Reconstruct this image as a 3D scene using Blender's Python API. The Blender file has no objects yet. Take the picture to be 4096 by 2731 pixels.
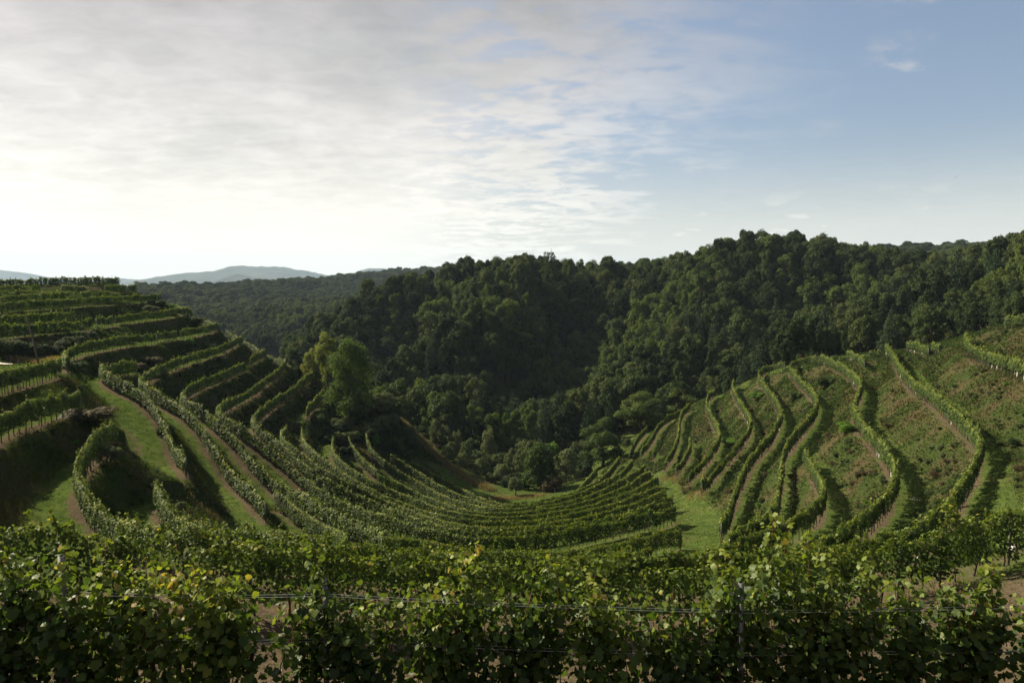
import bpy, math, random
import numpy as np
from mathutils import Matrix, Vector

random.seed(7)
RNG = np.random.default_rng(11)
SC = bpy.context.scene
COL = SC.collection

SKY_STRENGTH = 0.05
CLOUD_BASE, CLOUD_FWD, CLOUD_LOW = 3.5, 0.8, 1.4     # cloud radiance before the world strength
HAZE = 0.000058

# ------------------------------------------------------------------ camera, sky, sun, exposure
cam_data = bpy.data.cameras.new('camera')
cam = bpy.data.objects.new('camera', cam_data)
COL.objects.link(cam)
cam.location = (0.0, 0.0, 0.0)
cam.rotation_euler = (math.radians(90 - 4.594), 0, 0)
cam_data.lens = 24.0
cam_data.sensor_width = 36.0
cam_data.clip_start = 0.1
cam_data.clip_end = 60000
SC.camera = cam

SUN_AZ = math.radians(-61)      # from straight ahead (+Y), negative = to the left
SUN_EL = math.radians(38)
SUN_DIR = Vector((math.sin(SUN_AZ) * math.cos(SUN_EL), math.cos(SUN_AZ) * math.cos(SUN_EL), math.sin(SUN_EL)))
sun_data = bpy.data.lights.new('sun', 'SUN')
sun_data.energy = 5.0
sun_data.angle = math.radians(0.6)
sun_data.color = (1.0, 0.87, 0.68)
sun = bpy.data.objects.new('sun', sun_data)
COL.objects.link(sun)
sun.rotation_euler = SUN_DIR.to_track_quat('Z', 'Y').to_euler()

SC.view_settings.view_transform = 'Standard'
SC.view_settings.look = 'None'
SC.view_settings.exposure = 1.45
SC.view_settings.gamma = 1.0
SC.view_settings.use_curve_mapping = False
SC.cycles.max_bounces = 6
SC.cycles.diffuse_bounces = 3
SC.cycles.transmission_bounces = 4
SC.cycles.transparent_max_bounces = 8
SC.cycles.volume_bounces = 0
SC.cycles.use_denoising = True


class NT:
    """small helper to write node trees"""
    def __init__(self, tree):
        self.t = tree
        tree.nodes.clear()

    def n(self, typ, **kw):
        nd = self.t.nodes.new(typ)
        for k, v in kw.items():
            if k == 'inp':
                for kk, vv in v.items():
                    self.put(nd.inputs[kk], vv)
            else:
                setattr(nd, k, v)
        return nd

    def put(self, sock, v):
        if isinstance(v, bpy.types.NodeSocket):
            self.t.links.new(v, sock)
        else:
            sock.default_value = v

    def math(self, op, a, b=0.0, c=None, clamp=False):
        nd = self.n('ShaderNodeMath', operation=op, use_clamp=clamp)
        self.put(nd.inputs[0], a)
        self.put(nd.inputs[1], b)
        if c is not None:
            self.put(nd.inputs[2], c)
        return nd.outputs[0]

    def mix(self, f, a, b, blend='MIX'):
        nd = self.n('ShaderNodeMix', data_type='RGBA', blend_type=blend)
        self.put(nd.inputs[0], f)
        self.put(nd.inputs[6], a)
        self.put(nd.inputs[7], b)
        return nd.outputs[2]

    def smooth(self, v, lo, hi, a=0.0, b=1.0):
        nd = self.n('ShaderNodeMapRange', interpolation_type='SMOOTHSTEP')
        self.put(nd.inputs[0], v)
        self.put(nd.inputs[1], lo)
        self.put(nd.inputs[2], hi)
        self.put(nd.inputs[3], a)
        self.put(nd.inputs[4], b)
        return nd.outputs[0]

    def noise(self, vec, scale, detail=4.0, rough=0.55, dist=0.0):
        nd = self.n('ShaderNodeTexNoise')
        if vec is not None:
            self.put(nd.inputs['Vector'], vec)
        nd.inputs['Scale'].default_value = scale
        nd.inputs['Detail'].default_value = detail
        nd.inputs['Roughness'].default_value = rough
        nd.inputs['Distortion'].default_value = dist
        return nd.outputs[0]

    def ramp(self, f, stops):
        nd = self.n('ShaderNodeValToRGB')
        el = nd.color_ramp.elements
        while len(el) < len(stops):
            el.new(0.5)
        for e, (p, c) in zip(el, stops):
            e.position = p
            e.color = (c[0], c[1], c[2], 1)
        self.put(nd.inputs[0], f)
        return nd.outputs[0]

    def comb(self, x, y, z):
        nd = self.n('ShaderNodeCombineXYZ')
        for i, v in enumerate((x, y, z)):
            self.put(nd.inputs[i], v)
        return nd.outputs[0]


# sky: Nishita light plus a cloud sheet that thins out towards the right
world = bpy.data.worlds.new('World')
SC.world = world
world.use_nodes = True
w = NT(world.node_tree)
SKY = w.n('ShaderNodeTexSky', sky_type='NISHITA', sun_disc=False, sun_elevation=SUN_EL,
          sun_rotation=-SUN_AZ, altitude=200.0, air_density=1.0, dust_density=3.5, ozone_density=1.0)
SKY.sun_rotation = math.radians(360) + SUN_AZ
gen = w.n('ShaderNodeTexCoord').outputs['Generated']
sep = w.n('ShaderNodeSeparateXYZ', inp={0: gen})
dx, dy, dz = sep.outputs
dzc = w.math('MAXIMUM', dz, 0.0)
den = w.math('ADD', dzc, 0.15)
px, py = w.math('DIVIDE', dx, den), w.math('DIVIDE', dy, den)
flat = w.comb(px, py, 0.0)
big = w.noise(flat, 0.9, 5, 0.55, 0.4)
mid = w.noise(w.comb(w.math('MULTIPLY', px, 1.0), w.math('MULTIPLY', py, 1.6), 3.1), 2.4, 7, 0.62, 0.6)
fine = w.noise(w.comb(px, w.math('MULTIPLY', py, 1.4), 7.7), 7.5, 6, 0.6, 0.4)
# edge of the sheet: direction x between -0.05 and 0.33, pulled about by the noise
edge = w.math('ADD', w.math('MULTIPLY_ADD', big, 0.42, -0.21), w.math('MULTIPLY_ADD', mid, 0.46, -0.23))
xx = w.math('ADD', w.math('SUBTRACT', dx, edge), w.math('MULTIPLY', dz, -0.12))
cover = w.smooth(xx, 0.40, -0.10)
holes = w.smooth(w.math('ADD', w.math('MULTIPLY', mid, 0.5), w.math('MULTIPLY', fine, 0.5)), 0.36, 0.54)
cover = w.math('MULTIPLY', cover, w.math('MAXIMUM', holes, w.smooth(dx, 0.18, -0.22)), clamp=True)
# small fair-weather puffs low down and a few on the clear side
az = w.math('ARCTAN2', dx, dy)
puffv = w.comb(w.math('MULTIPLY', az, 9.0), w.math('MULTIPLY', dz, 30.0), 1.3)
puff = w.noise(puffv, 1.0, 6, 0.6, 0.2)
low = w.math('MULTIPLY', w.smooth(dz, 0.015, 0.05), w.smooth(dz, 0.17, 0.07))
puffs = w.math('MULTIPLY', w.smooth(puff, 0.52, 0.66), low)
puff2 = w.noise(w.comb(w.math('MULTIPLY', az, 5.0), w.math('MULTIPLY', dz, 14.0), 8.3), 1.0, 6, 0.62, 0.3)
high = w.math('MULTIPLY', w.smooth(puff2, 0.60, 0.78), w.math('MULTIPLY', w.smooth(dz, 0.08, 0.2), 0.75))
veil = w.math('MULTIPLY', w.smooth(dz, 0.22, 0.01), w.math('MULTIPLY_ADD', big, 0.3, 0.45))
cover = w.math('MAXIMUM', w.math('MAXIMUM', cover, veil), w.math('MAXIMUM', w.math('MULTIPLY', puffs, 0.8), high))
# cloud brightness: brighter towards the sun, greyer where thick
sd = w.n('ShaderNodeVectorMath', operation='DOT_PRODUCT', inp={0: gen, 1: SUN_DIR}).outputs['Value']
fwd = w.math('POWER', w.math('MAXIMUM', sd, 0.0), 3.0)
thick = w.smooth(w.math('ADD', w.math('MULTIPLY', big, 0.65), w.math('MULTIPLY', mid, 0.35)), 0.42, 0.66)
bright = w.math('MULTIPLY_ADD', fwd, CLOUD_FWD, CLOUD_BASE)
lowb = w.smooth(dz, 0.42, 0.02)
bright = w.math('MULTIPLY', bright, w.math('MULTIPLY_ADD', lowb, CLOUD_LOW, 1.0))
bright = w.math('MULTIPLY', bright, w.math('MULTIPLY_ADD', w.math('MULTIPLY', thick, w.smooth(dz, 0.02, 0.2)), -0.26, 1.0))
bright = w.math('MULTIPLY', bright, w.math('ADD', 1.0, w.math('MULTIPLY', w.math('ADD', w.math('MULTIPLY_ADD', fine, 0.5, -0.25), w.math('MULTIPLY_ADD', mid, 0.45, -0.225)), w.smooth(dz, 0.03, 0.16))))
ccol = w.mix(thick, (1.0, 0.945, 0.955, 1), (0.93, 0.95, 0.97, 1))
ccol = w.mix(lowb, ccol, (1.0, 0.95, 0.84, 1))
cl = w.n('ShaderNodeVectorMath', operation='SCALE', inp={0: ccol, 3: bright}).outputs['Vector']
skyc = w.mix(cover, SKY.outputs[0], cl)
bg = w.n('ShaderNodeBackground', inp={0: skyc, 1: SKY_STRENGTH})
out = w.n('ShaderNodeOutputWorld', inp={0: bg.outputs[0]})

# ------------------------------------------------------------------ helpers


def new_mesh(name, V, F, mat=None, face_attr=None, vert_attr=None, smooth=False):
    V = np.asarray(V, np.float32)
    F = np.asarray(F, np.int32)
    me = bpy.data.meshes.new(name)
    k = F.shape[1]
    me.vertices.add(len(V))
    me.vertices.foreach_set('co', V.ravel())
    me.loops.add(F.size)
    me.loops.foreach_set('vertex_index', F.ravel())
    me.polygons.add(len(F))
    me.polygons.foreach_set('loop_start', np.arange(0, F.size, k, dtype=np.int32))
    me.update(calc_edges=True)
    if smooth:
        me.polygons.foreach_set('use_smooth', np.ones(len(F), bool))
    for nm, a in (face_attr or {}).items():
        at = me.attributes.new(nm, 'FLOAT', 'FACE')
        at.data.foreach_set('value', np.asarray(a, np.float32))
    for nm, a in (vert_attr or {}).items():
        at = me.attributes.new(nm, 'FLOAT', 'POINT')
        at.data.foreach_set('value', np.asarray(a, np.float32))
    if mat:
        me.materials.append(mat)
    return me


def obj(name, data, parent=None, loc=(0, 0, 0), kind=None, label=None, cat=None, group=None):
    o = bpy.data.objects.new(name, data)
    COL.objects.link(o)
    if parent:
        o.parent = parent
    o.location = loc
    for k, v in (('kind', kind), ('label', label), ('category', cat), ('group', group)):
        if v:
            o[k] = v
    return o


def thing(name, label, cat, loc, group=None, rz=0.0):
    o = obj(name, None, None, loc, None, label, cat, group)
    o.rotation_euler = (0, 0, rz)
    return o


class MB:
    """collects boxes and tubes into quads"""
    def __init__(self):
        self.v, self.f = [], []

    def box(self, c, s, R=None):
        b = len(self.v)
        for z in (-.5, .5):
            for x, y in ((-.5, -.5), (.5, -.5), (.5, .5), (-.5, .5)):
                p = Vector((x * s[0], y * s[1], z * s[2]))
                if R:
                    p = R @ p
                self.v.append(tuple(p + Vector(c)))
        for q in ((0, 3, 2, 1), (4, 5, 6, 7), (0, 1, 5, 4), (1, 2, 6, 5), (2, 3, 7, 6), (3, 0, 4, 7)):
            self.f.append(tuple(b + i for i in q))
        return self

    def tube(self, pts, radii, n=6):
        pts = [Vector(p) for p in pts]
        rings = []
        for i, p in enumerate(pts):
            d = (pts[min(i + 1, len(pts) - 1)] - pts[max(i - 1, 0)]).normalized()
            a = d.orthogonal().normalized() if abs(d.z) < .9 else Vector((1, 0, 0)).cross(d).normalized()
            b = d.cross(a)
            r = radii[i] if hasattr(radii, '__len__') else radii
            base = len(self.v)
            for k in range(n):
                t = 2 * math.pi * k / n
                self.v.append(tuple(p + a * (r * math.cos(t)) + b * (r * math.sin(t))))
            rings.append(base)
        for r0, r1 in zip(rings, rings[1:]):
            for k in range(n):
                self.f.append((r0 + k, r0 + (k + 1) % n, r1 + (k + 1) % n, r1 + k))
        return self

    def mesh(self, name, mat):
        return new_mesh(name, self.v, self.f, mat)


def unit(a):
    return a / np.maximum(np.linalg.norm(a, axis=-1, keepdims=True), 1e-9)


def cards(P, N, size, rng, asp=0.85, fold=0.16, droop=0.4):
    """leaf shaped folded quads; returns V (4n,3), F (n,4)"""
    n = len(P)
    N = unit(N)
    r = rng.normal(size=(n, 3))
    r[:, 2] -= droop
    T = unit(r - (r * N).sum(1, keepdims=True) * N)
    B = np.cross(N, T)
    s = (np.asarray(size) * np.ones(n))[:, None]
    V = np.stack([P - T * s * .5, P + B * s * asp * .5 + N * s * fold, P + T * s * .55, P - B * s * asp * .5 + N * s * fold], 1)
    return V.reshape(-1, 3), np.arange(4 * n).reshape(n, 4)


def chips(P, N, size, rng, asp=1.15, droop=0.4):
    """three-cornered leaves for what is too far away to show a leaf's outline"""
    n = len(P)
    N = unit(N)
    r = rng.normal(size=(n, 3))
    r[:, 2] -= droop
    T = unit(r - (r * N).sum(1, keepdims=True) * N)
    B = np.cross(N, T)
    s = (np.asarray(size) * np.ones(n))[:, None]
    V = np.stack([P - T * s * .4 + B * s * asp * .5, P - T * s * .4 - B * s * asp * .5, P + T * s * .7], 1)
    return V.reshape(-1, 3), np.arange(3 * n).reshape(n, 3)


_perm = np.random.default_rng(3).permutation(512)
_val = np.random.default_rng(4).random(512)


def vnoise(x, y, f=1.0):
    x = np.asarray(x) * f
    y = np.asarray(y) * f
    xi, yi = np.floor(x).astype(int), np.floor(y).astype(int)
    u, v = x - xi, y - yi
    u, v = u * u * (3 - 2 * u), v * v * (3 - 2 * v)

    def h(a, b):
        return _val[_perm[(a + _perm[b & 511]) & 511]]
    return (h(xi, yi) * (1 - u) + h(xi + 1, yi) * u) * (1 - v) + (h(xi, yi + 1) * (1 - u) + h(xi + 1, yi + 1) * u) * v


def fbm(x, y, f=1.0, o=4):
    s, a = 0, .5
    for _ in range(o):
        s = s + a * (vnoise(x, y, f) - .5)
        f *= 2.03
        a *= .5
    return s


def sstep(x, a, b):
    t = np.clip((x - a) / (b - a), 0, 1)
    return t * t * (3 - 2 * t)


# ------------------------------------------------------------------ materials
def material(name):
    m = bpy.data.materials.new(name)
    m.use_nodes = True
    return m, NT(m.node_tree)


def finish(nt, shader):
    nt.n('ShaderNodeOutputMaterial', inp={0: shader})


def leaf_material(name, stops, trans=0.35, rough=0.5, spec=0.25, per_object=0.0, tcol=(1.25, 1.35, 0.55)):
    m, t = material(name)
    f = t.n('ShaderNodeAttribute', attribute_name='tint').outputs['Fac']
    if per_object:
        rnd = t.n('ShaderNodeObjectInfo').outputs['Random']
        f = t.math('ADD', t.math('MULTIPLY', f, 1 - per_object), t.math('MULTIPLY', rnd, per_object))
    c = t.ramp(f, stops)
    p = t.n('ShaderNodeBsdfPrincipled', inp={'Base Color': c, 'Roughness': rough, 'Specular IOR Level': spec})
    tr = t.n('ShaderNodeBsdfTranslucent', inp={0: t.mix(1.0, c, (*tcol, 1), 'MULTIPLY')})
    mx = t.n('ShaderNodeMixShader', inp={0: trans, 1: p.outputs[0], 2: tr.outputs[0]})
    finish(t, mx.outputs[0])
    return m


def plain(name, col, rough=0.8, spec=0.2, metal=0.0, var=0.25, scale=9.0):
    m, t = material(name)
    co = t.n('ShaderNodeTexCoord').outputs['Object']
    nz = t.noise(co, scale, 4)
    c = t.mix(nz, tuple(v * (1 - var) for v in col) + (1,), tuple(min(1, v * (1 + var)) for v in col) + (1,))
    p = t.n('ShaderNodeBsdfPrincipled', inp={'Base Color': c, 'Roughness': rough, 'Specular IOR Level': spec, 'Metallic': metal})
    finish(t, p.outputs[0])
    return m


M = {}
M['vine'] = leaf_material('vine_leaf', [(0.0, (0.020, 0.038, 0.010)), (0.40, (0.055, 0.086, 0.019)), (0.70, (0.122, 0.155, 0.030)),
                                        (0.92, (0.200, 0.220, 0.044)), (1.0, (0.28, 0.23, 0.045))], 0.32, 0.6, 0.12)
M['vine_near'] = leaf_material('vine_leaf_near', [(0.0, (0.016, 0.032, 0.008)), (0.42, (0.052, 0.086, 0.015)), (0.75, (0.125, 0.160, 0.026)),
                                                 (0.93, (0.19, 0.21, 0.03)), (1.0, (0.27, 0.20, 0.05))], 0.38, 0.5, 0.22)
M['tree'] = leaf_material('tree_leaf', [(0.12, (0.012, 0.024, 0.010)), (0.40, (0.028, 0.045, 0.015)), (0.64, (0.048, 0.068, 0.023)),
                                        (0.86, (0.078, 0.090, 0.031)), (0.97, (0.115, 0.080, 0.032))], 0.25, 0.75, 0.06, 0.55)
M['locust'] = leaf_material('locust_leaf', [(0.0, (0.036, 0.060, 0.018)), (0.5, (0.060, 0.088, 0.024)), (1.0, (0.098, 0.120, 0.034))], 0.32, 0.75, 0.06, 0.5)
M['conifer'] = leaf_material('needle', [(0.0, (0.012, 0.024, 0.013)), (0.6, (0.024, 0.042, 0.020)), (1.0, (0.045, 0.060, 0.026))], 0.12, 0.75, 0.06, 0.5)
M['willow'] = leaf_material('willow_leaf', [(0.0, (0.045, 0.064, 0.030)), (0.6, (0.085, 0.105, 0.050)), (1.0, (0.130, 0.140, 0.070))], 0.3, 0.75, 0.06, 0.5)
M['yellow'] = leaf_material('yellow_leaf', [(0.0, (0.075, 0.10, 0.022)), (0.5, (0.14, 0.155, 0.030)), (1.0, (0.24, 0.21, 0.036))], 0.4, 0.6, 0.2, 0.3)
M['rust'] = leaf_material('rust_leaf', [(0.0, (0.040, 0.038, 0.018)), (0.5, (0.062, 0.052, 0.025)), (1.0, (0.090, 0.064, 0.030))], 0.25, 0.7, 0.1, 0.3)
M['hero'] = leaf_material('fine_leaf', [(0.0, (0.034, 0.060, 0.017)), (0.5, (0.062, 0.096, 0.027)), (0.9, (0.092, 0.124, 0.035)), (1.0, (0.13, 0.11, 0.04))], 0.38, 0.75, 0.06)
M['walnut'] = leaf_material('walnut_leaf', [(0.0, (0.018, 0.034, 0.011)), (0.6, (0.040, 0.066, 0.018)), (1.0, (0.075, 0.098, 0.026))], 0.3, 0.75, 0.05)
M['fresh'] = leaf_material('fresh_leaf', [(0.0, (0.05, 0.10, 0.016)), (1.0, (0.10, 0.18, 0.025))], 0.4, 0.7, 0.08)
M['grass'] = leaf_material('grass_blade', [(0.0, (0.026, 0.052, 0.010)), (0.6, (0.054, 0.084, 0.020)), (0.9, (0.085, 0.105, 0.028)), (1.0, (0.15, 0.13, 0.06))], 0.32, 0.85, 0.03)
M['weed'] = leaf_material('bank_weed', [(0.0, (0.020, 0.036, 0.010)), (0.40, (0.038, 0.060, 0.016)), (0.58, (0.052, 0.064, 0.020)), (0.74, (0.062, 0.050, 0.023)),
                                        (0.9, (0.076, 0.052, 0.027)), (1.0, (0.098, 0.056, 0.030))], 0.30, 0.85, 0.03)
M['straw'] = leaf_material('dry_grass', [(0.0, (0.12, 0.105, 0.052)), (0.5, (0.20, 0.158, 0.082)), (1.0, (0.21, 0.135, 0.072))], 0.3, 0.8, 0.1)
M['bark'] = plain('bark', (0.060, 0.045, 0.034))
M['vine_wood'] = plain('vine_wood', (0.050, 0.036, 0.026))
M['cane'] = plain('cane', (0.115, 0.042, 0.024), 0.6)
M['post_metal'] = plain('galvanised_post', (0.17, 0.165, 0.155), 0.6, 0.4, 0.3, 0.2, 14)
M['post_dark'] = plain('weathered_post', (0.13, 0.12, 0.11), 0.8, 0.2, 0.0, 0.3, 14)
M['hole'] = plain('post_slot', (0.02, 0.02, 0.02))
M['wire'] = plain('wire', (0.42, 0.42, 0.42), 0.4, 0.5, 0.7)
M['hose'] = plain('hose', (0.012, 0.012, 0.012), 0.55)
M['guard'] = plain('white_guard', (0.62, 0.60, 0.55), 0.6, 0.3, 0.0, 0.06)
M['pole'] = plain('pole_wood', (0.085, 0.066, 0.050))
M['wall'] = plain('house_wall', (0.62, 0.58, 0.52))
M['roof'] = plain('house_roof', (0.30, 0.14, 0.08))
M['pane'] = plain('window_glass', (0.03, 0.035, 0.04), 0.2, 0.5)
M['bird'] = plain('feather', (0.02, 0.02, 0.022))
M['flower'] = plain('flower', (0.75, 0.73, 0.65))


def ground_material():
    m, t = material('vineyard_ground')
    co = t.n('ShaderNodeTexCoord').outputs['Object']
    bank = t.n('ShaderNodeAttribute', attribute_name='bank').outputs['Fac']
    soil = t.n('ShaderNodeAttribute', attribute_name='soil').outputs['Fac']
    n1 = t.noise(co, 0.22, 5, 0.6)
    n2 = t.noise(co, 1.3, 5, 0.65)
    n3 = t.noise(co, 7.0, 4, 0.7)
    grass = t.mix(t.smooth(n2, 0.35, 0.65), (0.034, 0.056, 0.012, 1), (0.064, 0.090, 0.022, 1))
    grass = t.mix(t.math('MULTIPLY', t.smooth(n1, 0.5, 0.68), 0.4), grass, (0.080, 0.078, 0.030, 1))
    weeds = t.mix(t.smooth(n1, 0.42, 0.60), (0.028, 0.042, 0.012, 1), (0.056, 0.044, 0.024, 1))
    weeds = t.mix(t.smooth(n2, 0.5, 0.75), weeds, (0.036, 0.050, 0.014, 1))
    c = t.mix(bank, grass, weeds)
    earth = t.mix(t.smooth(n3, 0.35, 0.65), (0.050, 0.039, 0.025, 1), (0.105, 0.080, 0.052, 1))
    sm = t.smooth(t.math('ADD', soil, t.math('MULTIPLY_ADD', n3, 0.5, -0.25)), 0.35, 0.65)
    c = t.mix(sm, c, earth)
    c = t.mix(t.math('MULTIPLY', n3, 0.35), c, (0.02, 0.025, 0.01, 1))
    bump = t.n('ShaderNodeBump', inp={'Strength': 0.6, 'Distance': 0.12, 'Height': t.math('ADD', n3, n2)})
    p = t.n('ShaderNodeBsdfPrincipled', inp={'Base Color': c, 'Roughness': 1.0, 'Specular IOR Level': 0.0, 'Normal': bump.outputs[0]})
    finish(t, p.outputs[0])
    return m


def floor_material(name, a, b, scale=0.06):
    m, t = material(name)
    co = t.n('ShaderNodeTexCoord').outputs['Object']
    n1 = t.noise(co, scale, 6, 0.65)
    n2 = t.noise(co, scale * 14, 5, 0.65)
    c = t.mix(t.smooth(t.math('MULTIPLY_ADD', n2, 0.5, t.math('MULTIPLY', n1, 0.5)), 0.38, 0.62), (*a, 1), (*b, 1))
    bump = t.n('ShaderNodeBump', inp={'Strength': 0.8, 'Distance': 0.04 / scale, 'Height': n2})
    p = t.n('ShaderNodeBsdfPrincipled', inp={'Base Color': c, 'Roughness': 1.0, 'Specular IOR Level': 0.0, 'Normal': bump.outputs[0]})
    finish(t, p.outputs[0])
    return m


M['ground'] = ground_material()
M['forest_floor'] = floor_material('forest_floor', (0.020, 0.026, 0.010), (0.040, 0.042, 0.018))
M['plain'] = floor_material('valley_floor', (0.035, 0.05, 0.018), (0.06, 0.065, 0.03), 0.004)
M['mountain'] = floor_material('mountain_wood', (0.012, 0.022, 0.014), (0.058, 0.064, 0.036), 0.004)
M['road'] = floor_material('pale_gravel', (0.42, 0.38, 0.33), (0.55, 0.50, 0.45), 2.0)

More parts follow.
